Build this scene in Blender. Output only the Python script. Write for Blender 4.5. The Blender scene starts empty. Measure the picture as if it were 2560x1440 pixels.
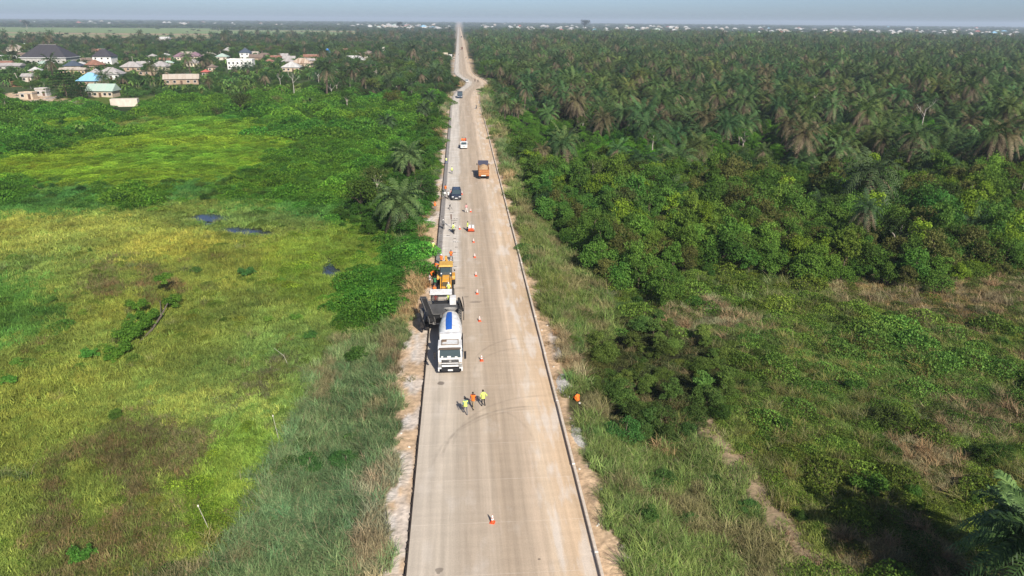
import bpy, bmesh, math, random
import numpy as np
from mathutils import Vector, Matrix, Euler
random.seed(7); rng = np.random.default_rng(11)
S = bpy.context.scene
COL = S.collection
R = math.radians

# ------------------------------------------------------------------ camera
CAM_H = 34.0; FPX = 1707.0          # focal length in pixels of the 2560 px wide photograph
cam_d = bpy.data.cameras.new('camera'); cam = bpy.data.objects.new('camera', cam_d); COL.objects.link(cam)
cam_d.sensor_width = 36.0; cam_d.lens = 36.0 * FPX / 2560.0
cam_d.clip_start = 0.5; cam_d.clip_end = 60000
CROT = Matrix.Rotation(R(-4.32), 3, 'Z') @ Matrix.Rotation(R(90 - 21.4), 3, 'X') @ Matrix.Rotation(R(0.45), 3, 'Z')
cam.matrix_world = Matrix.Translation((0, 0, CAM_H)) @ CROT.to_4x4()
S.camera = cam
CR = np.array(CROT)

# ------------------------------------------------------------------ sky, sun, exposure
SUN_DIR = Vector((0.33, -0.944, 0.0)).normalized()      # horizontal direction towards the sun
SUN_EL = R(36.0)
sun_vec = Vector((SUN_DIR.x * math.cos(SUN_EL), SUN_DIR.y * math.cos(SUN_EL), math.sin(SUN_EL)))
world = bpy.data.worlds.new('World'); S.world = world; world.use_nodes = True
wn = world.node_tree; bg = wn.nodes['Background']
sky = wn.nodes.new('ShaderNodeTexSky'); sky.sky_type = 'NISHITA'; sky.sun_disc = False
sky.sun_elevation = SUN_EL; sky.sun_rotation = math.atan2(SUN_DIR.x, SUN_DIR.y)
sky.air_density = 0.5; sky.dust_density = 1.0; sky.ozone_density = 2.6; sky.altitude = 60
wn.links.new(sky.outputs[0], bg.inputs[0]); bg.inputs[1].default_value = 0.10
sl = bpy.data.lights.new('sun', 'SUN'); so = bpy.data.objects.new('sun', sl); COL.objects.link(so)
sl.energy = 5.0; sl.angle = R(0.55); sl.color = (1.0, 0.945, 0.86)
so.rotation_euler = (-sun_vec).to_track_quat('-Z', 'Y').to_euler(); so.location = (60, -170, 130)
S.view_settings.view_transform = 'Standard'; S.view_settings.look = 'None'
S.view_settings.exposure = 0.32; S.view_settings.gamma = 1.0; S.view_settings.use_curve_mapping = False
S.cycles.max_bounces = 4; S.cycles.diffuse_bounces = 3; S.cycles.glossy_bounces = 2
S.cycles.transmission_bounces = 3; S.cycles.transparent_max_bounces = 6; S.cycles.volume_bounces = 0
S.cycles.use_denoising = True; S.cycles.caustics_reflective = False; S.cycles.caustics_refractive = False

# ------------------------------------------------------------------ helpers: pixels of the photograph -> points of the place
def proj(p):
    """world points (n,3) -> photograph pixels (n,2), depth"""
    d = (np.asarray(p, float) - np.array([0, 0, CAM_H])) @ CR
    dep = np.maximum(-d[:, 2], 1e-6)
    return np.stack([1280 + FPX * d[:, 0] / dep, 720 - FPX * d[:, 1] / dep], 1), -d[:, 2]
def at(px, py, z=0.0):
    d = CR @ np.array([(px - 1280) / FPX, -(py - 720) / FPX, -1.0]); t = (z - CAM_H) / d[2]
    return Vector((d[0] * t, d[1] * t, z))
def depth_at(px, py, z=0.0):
    d = CR @ np.array([(px - 1280) / FPX, -(py - 720) / FPX, -1.0]); return (z - CAM_H) / d[2]

# ------------------------------------------------------------------ noise
def _h(ix, iy, s):
    n = (ix.astype(np.int64) * 374761393 + iy.astype(np.int64) * 668265263 + s * 974711) & 0x7fffffff
    n = ((n ^ (n >> 13)) * 1274126177) & 0x7fffffff
    return ((n ^ (n >> 16)) & 0xffffff) / float(0xffffff)
def vnoise(x, y, s=0):
    x = np.asarray(x, float); y = np.asarray(y, float)
    ix = np.floor(x); iy = np.floor(y); fx = x - ix; fy = y - iy
    fx = fx * fx * (3 - 2 * fx); fy = fy * fy * (3 - 2 * fy)
    a = _h(ix, iy, s); b = _h(ix + 1, iy, s); c = _h(ix, iy + 1, s); d = _h(ix + 1, iy + 1, s)
    return (a * (1 - fx) + b * fx) * (1 - fy) + (c * (1 - fx) + d * fx) * fy
def fbm(x, y, s=0, o=3):
    t = 0; a = 0.5; n = 0
    for i in range(o):
        t = t + a * vnoise(x, y, s + i * 17); n += a; a *= 0.5; x = x * 2.03; y = y * 2.03
    return t / n
def sstep(a, b, x):
    t = np.clip((np.asarray(x, float) - a) / (b - a), 0, 1); return t * t * (3 - 2 * t)

# ------------------------------------------------------------------ tags
def tag(o, label=None, cat=None, group=None, kind=None):
    if label: o['label'] = label
    if cat: o['category'] = cat
    if group: o['group'] = group
    if kind: o['kind'] = kind
    return o
def empty(name, loc=(0, 0, 0), rz=0.0, scale=1.0):
    o = bpy.data.objects.new(name, None); COL.objects.link(o); o.empty_display_size = 0.3
    o.location = loc; o.rotation_euler = (0, 0, rz); o.scale = (scale,) * 3
    return o
def link(name, me, parent=None):
    o = bpy.data.objects.new(name, me); COL.objects.link(o)
    if parent is not None: o.parent = parent
    return o
def copy_tree(o, parent=None):
    c = o.copy(); COL.objects.link(c); c.parent = parent
    for ch in o.children: copy_tree(ch, c)
    return c

# ------------------------------------------------------------------ materials
def nodes_of(name):
    m = bpy.data.materials.new(name); m.use_nodes = True
    nt = m.node_tree; return m, nt, nt.nodes['Principled BSDF']
_mats = {}
def mat(name, col, rough=0.55, metal=0.0, var=0.12, scale=6.0, bump=0.0, spec=0.4, dust=0.0):
    """paint, cloth, metal: base colour broken up by noise"""
    if name in _mats: return _mats[name]
    m, nt, b = nodes_of(name); N = nt.nodes.new; L = nt.links.new
    tc = N('ShaderNodeTexCoord'); no = N('ShaderNodeTexNoise'); no.inputs['Scale'].default_value = scale
    no.inputs['Detail'].default_value = 4
    L(tc.outputs['Object'], no.inputs['Vector'])
    mr = N('ShaderNodeMapRange'); mr.inputs[1].default_value = 0.3; mr.inputs[2].default_value = 0.7
    mr.inputs[3].default_value = 1 - var; mr.inputs[4].default_value = 1 + var
    L(no.outputs[0], mr.inputs[0])
    mx = N('ShaderNodeMix'); mx.data_type = 'RGBA'; mx.blend_type = 'MULTIPLY'; mx.inputs[0].default_value = 1
    mx.inputs[6].default_value = (*col, 1); L(mr.outputs[0], mx.inputs[7])
    out = mx.outputs[2]
    if dust:          # dried mud and cement dust in blotches
        n2 = N('ShaderNodeTexNoise'); n2.inputs['Scale'].default_value = 1.7; n2.inputs['Detail'].default_value = 6; n2.inputs['Roughness'].default_value = .65; L(tc.outputs['Object'], n2.inputs['Vector'])
        r2 = N('ShaderNodeMapRange'); r2.inputs[1].default_value = .42; r2.inputs[2].default_value = .68; r2.inputs[4].default_value = dust; L(n2.outputs[0], r2.inputs[0])
        d2 = N('ShaderNodeMix'); d2.data_type = 'RGBA'; L(r2.outputs[0], d2.inputs[0]); L(out, d2.inputs[6]); d2.inputs[7].default_value = (.36, .29, .21, 1); out = d2.outputs[2]
    L(out, b.inputs['Base Color'])
    b.inputs['Roughness'].default_value = rough; b.inputs['Metallic'].default_value = metal
    b.inputs['Specular IOR Level'].default_value = spec
    if bump:
        bp = N('ShaderNodeBump'); bp.inputs['Strength'].default_value = bump; L(no.outputs[0], bp.inputs['Height']); L(bp.outputs[0], b.inputs['Normal'])
    _mats[name] = m; return m
def glass(name='dark_glass', col=(0.02, 0.035, 0.04)):
    if name in _mats: return _mats[name]
    m, nt, b = nodes_of(name)
    b.inputs['Base Color'].default_value = (*col, 1); b.inputs['Roughness'].default_value = 0.06
    b.inputs['Specular IOR Level'].default_value = 0.7
    _mats[name] = m; return m
def leaf_mat(name, fixed=None, trans=0.34, lo=0.55, hi=1.6, spec=0.12, rough=0.65, hue=.02, straw=0.0):
    """foliage: colour = tint of the plant x random value of the leaf x random value of the plant; light passes through"""
    m, nt, b = nodes_of(name); N = nt.nodes.new; L = nt.links.new
    if fixed is None:
        t = N('ShaderNodeAttribute'); t.attribute_type = 'INSTANCER'; t.attribute_name = 'tint'; tint = t.outputs['Color']
    else:
        t = N('ShaderNodeRGB'); t.outputs[0].default_value = (*fixed, 1); tint = t.outputs[0]
    v = N('ShaderNodeAttribute'); v.attribute_type = 'GEOMETRY'; v.attribute_name = 'v'
    mr = N('ShaderNodeMapRange'); mr.inputs[3].default_value = lo; mr.inputs[4].default_value = hi
    L(v.outputs['Fac'], mr.inputs[0])
    oi = N('ShaderNodeObjectInfo')
    m2 = N('ShaderNodeMapRange'); m2.inputs[3].default_value = 0.78; m2.inputs[4].default_value = 1.24
    L(oi.outputs['Random'], m2.inputs[0])
    mm = N('ShaderNodeMath'); mm.operation = 'MULTIPLY'; L(mr.outputs[0], mm.inputs[0]); L(m2.outputs[0], mm.inputs[1])
    mx = N('ShaderNodeMix'); mx.data_type = 'RGBA'; mx.blend_type = 'MULTIPLY'; mx.inputs[0].default_value = 1
    L(tint, mx.inputs[6]); L(mm.outputs[0], mx.inputs[7])
    hs = N('ShaderNodeHueSaturation'); L(mx.outputs[2], hs.inputs['Color'])
    m3 = N('ShaderNodeMapRange'); m3.inputs[3].default_value = 0.5 + hue * .7; m3.inputs[4].default_value = 0.5 - hue
    L(v.outputs['Fac'], m3.inputs[0]); L(m3.outputs[0], hs.inputs['Hue'])
    fin = hs.outputs[0]
    if straw:         # dead blades among the green ones
        sw = N('ShaderNodeMath'); sw.operation = 'FRACT'; sm = N('ShaderNodeMath'); sm.operation = 'MULTIPLY'; sm.inputs[1].default_value = 7.31; L(v.outputs['Fac'], sm.inputs[0]); L(sm.outputs[0], sw.inputs[0])
        gt = N('ShaderNodeMapRange'); gt.inputs[1].default_value = 1 - straw - .04; gt.inputs[2].default_value = 1 - straw; gt.inputs[4].default_value = .8; L(sw.outputs[0], gt.inputs[0])
        sx = N('ShaderNodeMix'); sx.data_type = 'RGBA'; L(gt.outputs[0], sx.inputs[0]); L(fin, sx.inputs[6]); sx.inputs[7].default_value = (.40, .33, .19, 1); fin = sx.outputs[2]
    L(fin, b.inputs['Base Color'])
    b.inputs['Roughness'].default_value = rough; b.inputs['Specular IOR Level'].default_value = spec
    tr = N('ShaderNodeBsdfTranslucent'); L(fin, tr.inputs[0])
    ms = N('ShaderNodeMixShader'); ms.inputs[0].default_value = trans
    L(b.outputs[0], ms.inputs[1]); L(tr.outputs[0], ms.inputs[2])
    L(ms.outputs[0], nt.nodes['Material Output'].inputs[0])
    _mats[name] = m; return m

# ------------------------------------------------------------------ mesh builder
class MB:
    def __init__(s): s.v = []; s.f = []; s.m = []; s.a = []; s.cur = 0; s.val = 0.5
    def add(s, vs, fs):
        n = len(s.v); s.v.extend(tuple(p) for p in vs)
        for f in fs: s.f.append([i + n for i in f]); s.m.append(s.cur); s.a.append(s.val)
    def box(s, c, size, rz=0.0, rx=0.0, taper=(1, 1), shift=(0, 0)):
        hx, hy, hz = [q / 2 for q in size]; M = Matrix.Rotation(rz, 3, 'Z') @ Matrix.Rotation(rx, 3, 'X'); c = Vector(c)
        P = []
        for k, z in enumerate((-hz, hz)):
            tx, ty = (1, 1) if k == 0 else taper; ox, oy = (0, 0) if k == 0 else shift
            P += [(-hx * tx + ox, -hy * ty + oy, z), (hx * tx + ox, -hy * ty + oy, z), (hx * tx + ox, hy * ty + oy, z), (-hx * tx + ox, hy * ty + oy, z)]
        s.add([c + M @ Vector(p) for p in P], [(3, 2, 1, 0), (4, 5, 6, 7), (0, 1, 5, 4), (1, 2, 6, 5), (2, 3, 7, 6), (3, 0, 4, 7)])
    def prism(s, prof, x0, x1):
        """profile in (y,z) pushed along x"""
        n = len(prof)
        s.add([(x0, y, z) for y, z in prof] + [(x1, y, z) for y, z in prof],
              [tuple(range(n)), tuple(range(2 * n - 1, n - 1, -1))] + [(i, i + n, (i + 1) % n + n, (i + 1) % n) for i in range(n)])
    def cyl(s, p0, p1, r0, r1=None, n=12, cap=True):
        r1 = r0 if r1 is None else r1; p0 = Vector(p0); p1 = Vector(p1); d = (p1 - p0).normalized()
        u = d.orthogonal().normalized(); w = d.cross(u)
        ring = lambda p, r: [p + u * (r * math.cos(2 * math.pi * i / n)) + w * (r * math.sin(2 * math.pi * i / n)) for i in range(n)]
        fs = [(i, (i + 1) % n, (i + 1) % n + n, i + n) for i in range(n)]
        if cap: fs += [tuple(range(n - 1, -1, -1)), tuple(range(n, 2 * n))]
        s.add(ring(p0, r0) + ring(p1, r1), fs)
    def tube(s, pts, r, n=6):
        rs = r if isinstance(r, (list, tuple)) else [r] * len(pts)
        for i in range(len(pts) - 1): s.cyl(pts[i], pts[i + 1], rs[i], rs[i + 1], n)
    def lathe(s, p0, axis, prof, n=20, a0=0.0, a1=2 * math.pi, up=None):
        """prof: (distance along axis, radius)"""
        d = Vector(axis).normalized(); u = (Vector(up) if up else d.orthogonal()); u = (u - d * u.dot(d)).normalized(); w = d.cross(u); p0 = Vector(p0)
        full = abs(a1 - a0 - 2 * math.pi) < 1e-6; k = n if full else n + 1
        vs = [p0 + d * t + (u * math.cos(a0 + (a1 - a0) * i / n) + w * math.sin(a0 + (a1 - a0) * i / n)) * r for t, r in prof for i in range(k)]
        fs = []
        for j in range(len(prof) - 1):
            for i in range(n):
                i2 = (i + 1) % k if full else i + 1
                fs.append((j * k + i, j * k + i2, (j + 1) * k + i2, (j + 1) * k + i))
        s.add(vs, fs)
    def ball(s, c, r, n=10, m=6, top=False):
        c = Vector(c); r = Vector(r) if not isinstance(r, (int, float)) else Vector((r, r, r))
        z0 = 0.0 if top else -math.pi / 2
        vs = []; fs = []
        for j in range(m + 1):
            t = z0 + (math.pi / 2 - z0) * j / m
            for i in range(n):
                a = 2 * math.pi * i / n
                vs.append(c + Vector((r.x * math.cos(t) * math.cos(a), r.y * math.cos(t) * math.sin(a), r.z * math.sin(t))))
        for j in range(m):
            for i in range(n): fs.append((j * n + i, j * n + (i + 1) % n, (j + 1) * n + (i + 1) % n, (j + 1) * n + i))
        s.add(vs, fs)
    def mesh(s, name, mats, smooth=False, bevel=0.0):
        me = bpy.data.meshes.new(name); me.from_pydata(s.v, [], s.f)
        for m in (mats if isinstance(mats, (list, tuple)) else [mats]): me.materials.append(m)
        me.polygons.foreach_set('material_index', s.m)
        if bevel:
            bm = bmesh.new(); bm.from_mesh(me)
            bmesh.ops.remove_doubles(bm, verts=bm.verts, dist=1e-5)
            es = [e for e in bm.edges if len(e.link_faces) == 2 and e.calc_face_angle(0) > 0.5]
            bmesh.ops.bevel(bm, geom=es, offset=bevel, segments=2, profile=0.6, affect='EDGES', clamp_overlap=True)
            bm.to_mesh(me); bm.free()
        if smooth: me.polygons.foreach_set('use_smooth', [True] * len(me.polygons))
        me.update(); return me
    def part(s, name, mats, parent=None, smooth=False, bevel=0.0):
        return link(name, s.mesh(name, mats, smooth, bevel), parent)
def vmesh(name, V, F, mats, mi=None, val=None, smooth=False):
    """numpy mesh of quads (or of tris) with a per-face value v"""
    me = bpy.data.meshes.new(name); V = np.asarray(V, np.float32); F = np.asarray(F, np.int32)
    nf, k = F.shape
    me.vertices.add(len(V)); me.vertices.foreach_set('co', V.ravel())
    me.loops.add(nf * k); me.loops.foreach_set('vertex_index', F.ravel())
    me.polygons.add(nf); me.polygons.foreach_set('loop_start', np.arange(0, nf * k, k, dtype=np.int32))
    for m in mats: me.materials.append(m)
    if mi is not None: me.polygons.foreach_set('material_index', np.asarray(mi, np.int32))
    me.update(calc_edges=True)
    if val is not None:
        a = me.attributes.new('v', 'FLOAT', 'FACE'); a.data.foreach_set('value', np.asarray(val, np.float32))
    if smooth: me.polygons.foreach_set('use_smooth', [True] * nf)
    me.validate(); return me
# ================================================================== the lie of the land
def off(y): return 7.4 * np.exp(-((np.asarray(y, float) - 415.0) / 47.0) ** 2)      # the bend of the road
RL, RR = -4.15, 8.55                                                                  # edges of the carriageway
def poly_px(pts, z=-1.9): return np.array([at(px, py, z)[:2] for px, py in pts])
def inside(P, poly):
    x, y = P[:, 0], P[:, 1]; r = np.zeros(len(P), bool); n = len(poly)
    for i in range(n):
        x0, y0 = poly[i]; x1, y1 = poly[(i + 1) % n]
        if y0 == y1: continue
        c = ((y0 > y) != (y1 > y)) & (x < (x1 - x0) * (y - y0) / (y1 - y0) + x0); r ^= c
    return r
PONDS = [poly_px(p, -2.1) for p in (
    [(470, 549), (495, 542), (520, 538), (550, 543), (552, 548), (520, 551), (495, 549)],
    [(495, 557), (520, 555), (540, 558), (520, 562)],
    [(562, 574), (600, 571), (640, 577), (664, 584), (640, 586), (606, 583), (575, 579)],
    [(806, 680), (814, 666), (823, 652), (832, 666), (842, 677), (826, 686)],
    [(325, 572), (345, 568), (362, 571), (348, 576)])]
def field_z(x, y):
    x = np.asarray(x, float); y = np.asarray(y, float)
    u = x - off(y); d = np.maximum(RL - u, u - RR)
    deep = -2.0 + 1.1 * sstep(230, 420, y)
    z = -0.14 + (deep + 0.14) * sstep(2.3, 8.5, d)
    fld = sstep(6, 12, d)
    z = z + fld * (fbm(x / 17, y / 17, 3) - 0.5) * 0.9 + (0.25 + fld) * sstep(0.2, 1.5, d) * (fbm(x / 2.1, y / 2.1, 9, 2) - 0.5) * 0.34
    z = np.where(d < 0.15, -0.32, z)
    P = np.stack([x.ravel(), y.ravel()], 1)
    for q in PONDS:
        c = q.mean(0); e = (q - c) * 1.7 + c
        z = np.where(inside(P, e).reshape(z.shape), -2.65, z)
    return z

# ------------------------------------------------------------------ what grows where: areas traced on the ground
ZN = ['field', 'brown', 'pale', 'bright', 'green', 'lettuce', 'scrub', 'vine', 'reed', 'dryreed', 'dirt', 'water',
      'rfield', 'rdry', 'rreed', 'thicket', 'olive', 'palm', 'clearing', 'wood', 'village', 'farwood', 'ffgreen', 'ffbrown', 'clay', 'path', 'thatch', 'belt']
ZI = {n: i for i, n in enumerate(ZN)}
AREAS = [(n, poly_px(p)) for n, p in [
    ('green', [(-400, 480), (300, 455), (640, 440), (930, 500), (960, 600), (700, 530), (430, 500), (200, 530), (-400, 575)]),
    ('scrub', [(-600, 225), (60, 262), (240, 262), (430, 255), (700, 238), (1010, 246), (1105, 235), (1100, 330), (1060, 420), (1000, 480), (930, 520), (700, 500), (560, 480), (600, 430), (660, 380), (640, 330), (430, 290), (250, 300), (60, 380), (-600, 330)]),
    ('scrub', [(-400, 430), (60, 440), (120, 470), (60, 500), (-400, 540)]),
    ('scrub', [(265, 470), (330, 462), (400, 468), (420, 500), (300, 515)]),
    ('lettuce', [(-400, 392), (40, 385), (170, 340), (290, 314), (500, 292), (660, 310), (740, 365), (690, 410), (560, 446), (300, 465), (100, 452), (-400, 455)]),
    ('lettuce', [(100, 300), (250, 288), (290, 310), (150, 330)]),
    ('scrub', [(-100, 330), (90, 320), (190, 330), (290, 320), (270, 345), (160, 360), (60, 390), (-100, 395)]),
    ('vine', [(890, 700), (930, 620), (1000, 575), (1060, 480), (1092, 430), (1086, 560), (1068, 640), (1054, 700), (1010, 800), (900, 850), (838, 780)]),
    ('belt', [(885, 560), (900, 500), (970, 420), (1040, 330), (1080, 262), (1125, 236), (1118, 330), (1104, 430), (1090, 490), (1030, 560), (990, 600), (930, 600)]),
    ('pale', [(-400, 560), (200, 540), (430, 545), (560, 600), (480, 640), (200, 640), (-400, 650)]),
    ('pale', [(380, 970), (480, 950), (700, 985), (690, 1020), (560, 1040), (420, 1010)]),
    ('bright', [(680, 600), (900, 560), (950, 640), (880, 720), (780, 800), (700, 740), (640, 660)]),
    ('bright', [(500, 1110), (640, 1050), (690, 1110), (640, 1240), (600, 1310), (500, 1330), (450, 1240)]),
    ('green', [(-300, 680), (60, 700), (160, 770), (90, 850), (-300, 900)]),
    ('brown', [(-300, 1180), (120, 1130), (330, 1040), (560, 1060), (520, 1130), (400, 1190), (470, 1290), (420, 1440), (250, 1600), (-500, 1600)]),
    ('brown', [(560, 985), (640, 930), (740, 915), (770, 940), (690, 975), (600, 1010)]),
    ('brown', [(245, 655), (290, 642), (325, 650), (310, 682), (275, 690)]),
    ('brown', [(515, 650), (550, 628), (590, 634), (585, 652)]),
    ('brown', [(180, 715), (210, 700), (235, 712), (220, 730)]),
    ('brown', [(0, 870), (60, 850), (120, 862), (70, 890)]),
    ('dryreed', [(950, 870), (1000, 800), (1060, 745), (1075, 760), (1040, 900), (1010, 960), (960, 960)]),
    ('reed', [(150, 1600), (420, 1440), (520, 1400), (600, 1330), (640, 1240), (700, 1110), (770, 1000), (800, 900), (880, 840), (960, 850), (1040, 800), (1030, 940), (1012, 1120), (960, 1200), (975, 1440), (960, 1600)]),
    ('dryreed', [(900, 1440), (930, 1250), (990, 1130), (1020, 1100), (985, 1300), (970, 1600), (890, 1600)]),
    ('palm', [(1205, 84), (1185, 130), (1215, 215), (1250, 300), (1310, 400), (1420, 450), (1500, 415), (1640, 470), (1720, 450), (1850, 455), (2050, 465), (2200, 445), (2400, 470), (2900, 470), (2900, 84)]),
    ('clearing', [(1480, 365), (1560, 350), (1620, 365), (1700, 400), (1640, 440), (1540, 425), (1480, 395)]),
    ('clearing', [(1720, 420), (1860, 425), (1960, 450), (1900, 470), (1760, 460)]),
    ('clearing', [(2200, 310), (2330, 305), (2400, 345), (2260, 370), (2120, 350)]),
    ('clearing', [(1380, 215), (1560, 205), (1700, 215), (1660, 232), (1450, 238)]),
    ('clearing', [(1700, 172), (1950, 205), (2010, 215), (1880, 222), (1700, 190)]),
    ('thicket', [(1300, 400), (1420, 452), (1500, 420), (1640, 470), (1720, 450), (1850, 455), (2050, 465), (2200, 445), (2400, 470), (2900, 470), (2900, 690), (2560, 690), (2200, 700), (1900, 690), (1750, 668), (1650, 740), (1560, 725), (1470, 670), (1370, 570), (1310, 500)]),
    ('rdry', [(2070, 705), (2300, 690), (2900, 690), (2900, 790), (2300, 800), (2180, 770), (2080, 745)]),
    ('rdry', [(1640, 770), (1820, 770), (1960, 800), (1800, 830), (1650, 815)]),
    ('rdry', [(2250, 1010), (2450, 980), (2560, 990), (2560, 1080), (2350, 1090)]),
    ('rreed', [(1330, 560), (1400, 600), (1480, 690), (1560, 790), (1540, 850), (1450, 880), (1370, 780), (1320, 640), (1290, 520)]),
    ('olive', [(1440, 940), (1500, 850), (1590, 800), (1720, 830), (1850, 850), (1880, 950), (1800, 1040), (1760, 1090), (1690, 1120), (1600, 1150), (1480, 1010)]),
    ('rreed', [(1480, 1060), (1560, 1070), (1660, 1160), (1760, 1060), (1800, 1100), (1950, 1330), (2020, 1600), (1530, 1600), (1500, 1250)]),
    ('path', [(1725, 1020), (1765, 1020), (1860, 1130), (1975, 1270), (2100, 1440), (2030, 1440), (1888, 1260), (1788, 1120)]),
    ('dirt', [(0, 236), (130, 236), (175, 250), (250, 262), (240, 270), (150, 258), (0, 250)]),
    ('clay', [(880, 84), (925, 82), (935, 92), (900, 96)]), ('clay', [(1045, 86), (1095, 88), (1090, 94), (1040, 93)]), ('clay', [(985, 84), (996, 84), (994, 89), (984, 89)]),
    ('clay', [(42, 205), (75, 214), (65, 226), (40, 218)]),
]]
FARY = at(1280, 88, -1.9)[1]; VILY = at(600, 244, -1.9)[1]
def zones(x, y, jit=0.0):
    """zone number of every ground point"""
    x = np.asarray(x, float); y = np.asarray(y, float)
    r = np.hypot(x, y); am = 0.02 * r
    wx = x + am * 2 * (fbm(x / (am * 3 + .1), y / (am * 3 + .1), 31, 2) - 0.5); wy = y + am * 3 * (fbm(x / (am * 3 + .1), y / (am * 3 + .1), 47, 2) - 0.5)
    if jit: wx = wx + rng.normal(0, 1, len(x)) * jit * r; wy = wy + rng.normal(0, 1.8, len(x)) * jit * r
    P = np.stack([wx, wy], 1); u = x - off(y)
    left = u < 2
    z = np.where(left, ZI['field'], ZI['rfield'])
    f2 = fbm(x / 60, y / 150, 71, 3)
    z = np.where(left & (wy > VILY), ZI['village'], z)
    z = np.where(left & (wy > VILY) & ((u > -0.19 * y) | (y > 760)), ZI['wood'], z)
    z = np.where(left & (wy > 1150) & (u < -0.33 * y) & (wy < 2700), np.where(fbm(x / 900, y / 190, 77, 2) > 0.5, ZI['ffbrown'], ZI['ffgreen']), z)
    z = np.where(left & (wy > 1500) & (u < -0.14 * y) & (wy < 2400), np.where(fbm(x / 700, y / 160, 78, 2) > 0.55, ZI['ffbrown'], ZI['ffgreen']), z)
    for n, q in AREAS:
        z = np.where(inside(P, q), ZI[n], z)
    # brown and pale drifts inside the marsh grass
    b = fbm(x / 9 + y / 14, y / 24, 91, 3)
    z = np.where((z == ZI['field']) & (b > 0.72) & (y < 150), ZI['brown'], z)
    z = np.where((z == ZI['brown']) & (b < 0.37), ZI['field'], z)
    z = np.where((z == ZI['rfield']) & (fbm(x / 7, y / 12, 95, 3) > 0.64), ZI['rdry'], z)
    z = np.where((wy > FARY) & ~np.isin(z, [ZI['ffbrown'], ZI['ffgreen'], ZI['clay']]), ZI['farwood'], z)
    # strips along the road
    en = 1.1 * (fbm(x / 1.6, y / 1.9, 55, 2) - 0.5) * 2 + 0.9 * (fbm(x / 7, y / 9, 56, 2) - 0.5) * 2
    d = np.maximum(RL - u, u - RR)
    near = y < 330
    z = np.where((d > 0) & (d < 7) & left & near & ~np.isin(z, [ZI['vine'], ZI['scrub'], ZI['dryreed'], ZI['reed'], ZI['belt']]), ZI['reed'], z)
    z = np.where((d > 0) & (d < 6.2) & ~left & ~np.isin(z, [ZI['olive'], ZI['rreed']]), ZI['rreed'], z)
    z = np.where((d > 0) & (d < 3.2 + en) & (fbm(x / 6, y / 11, 58, 2) > np.where(left, .62, .66)) & (y > 60), ZI['dryreed'], z)
    wl = np.where(left, np.interp(y, [30, 50, 65, 90, 110, 160, 300], [1.5, 1.9, 2.4, 1.7, 2.2, 1.5, 1.3]), np.interp(y, [30, 60, 110, 200, 300], [2.0, 1.8, 1.3, 1.5, 1.2]))
    z = np.where((d < wl + en), ZI['dirt'], z); z = np.where(d < .45, ZI['thatch'], z)
    Q = np.stack([x, y], 1)
    for q in PONDS: z = np.where(inside(Q, (q - q.mean(0)) * 1.75 + q.mean(0)), ZI['water'], z)
    return z
# colour of the soil and litter that shows between the plants
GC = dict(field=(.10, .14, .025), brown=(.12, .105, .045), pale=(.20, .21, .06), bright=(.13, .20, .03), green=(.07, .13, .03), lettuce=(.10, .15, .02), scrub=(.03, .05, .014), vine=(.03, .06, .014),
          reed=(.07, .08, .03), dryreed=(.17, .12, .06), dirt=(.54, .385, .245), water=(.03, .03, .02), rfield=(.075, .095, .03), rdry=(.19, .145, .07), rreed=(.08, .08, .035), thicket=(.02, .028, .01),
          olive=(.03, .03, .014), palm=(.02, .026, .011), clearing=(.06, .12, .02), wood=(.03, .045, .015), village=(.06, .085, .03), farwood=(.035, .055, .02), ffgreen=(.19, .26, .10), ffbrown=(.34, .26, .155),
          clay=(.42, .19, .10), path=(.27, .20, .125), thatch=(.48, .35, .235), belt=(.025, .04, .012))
GCA = np.array([GC[n] for n in ZN])

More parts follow.
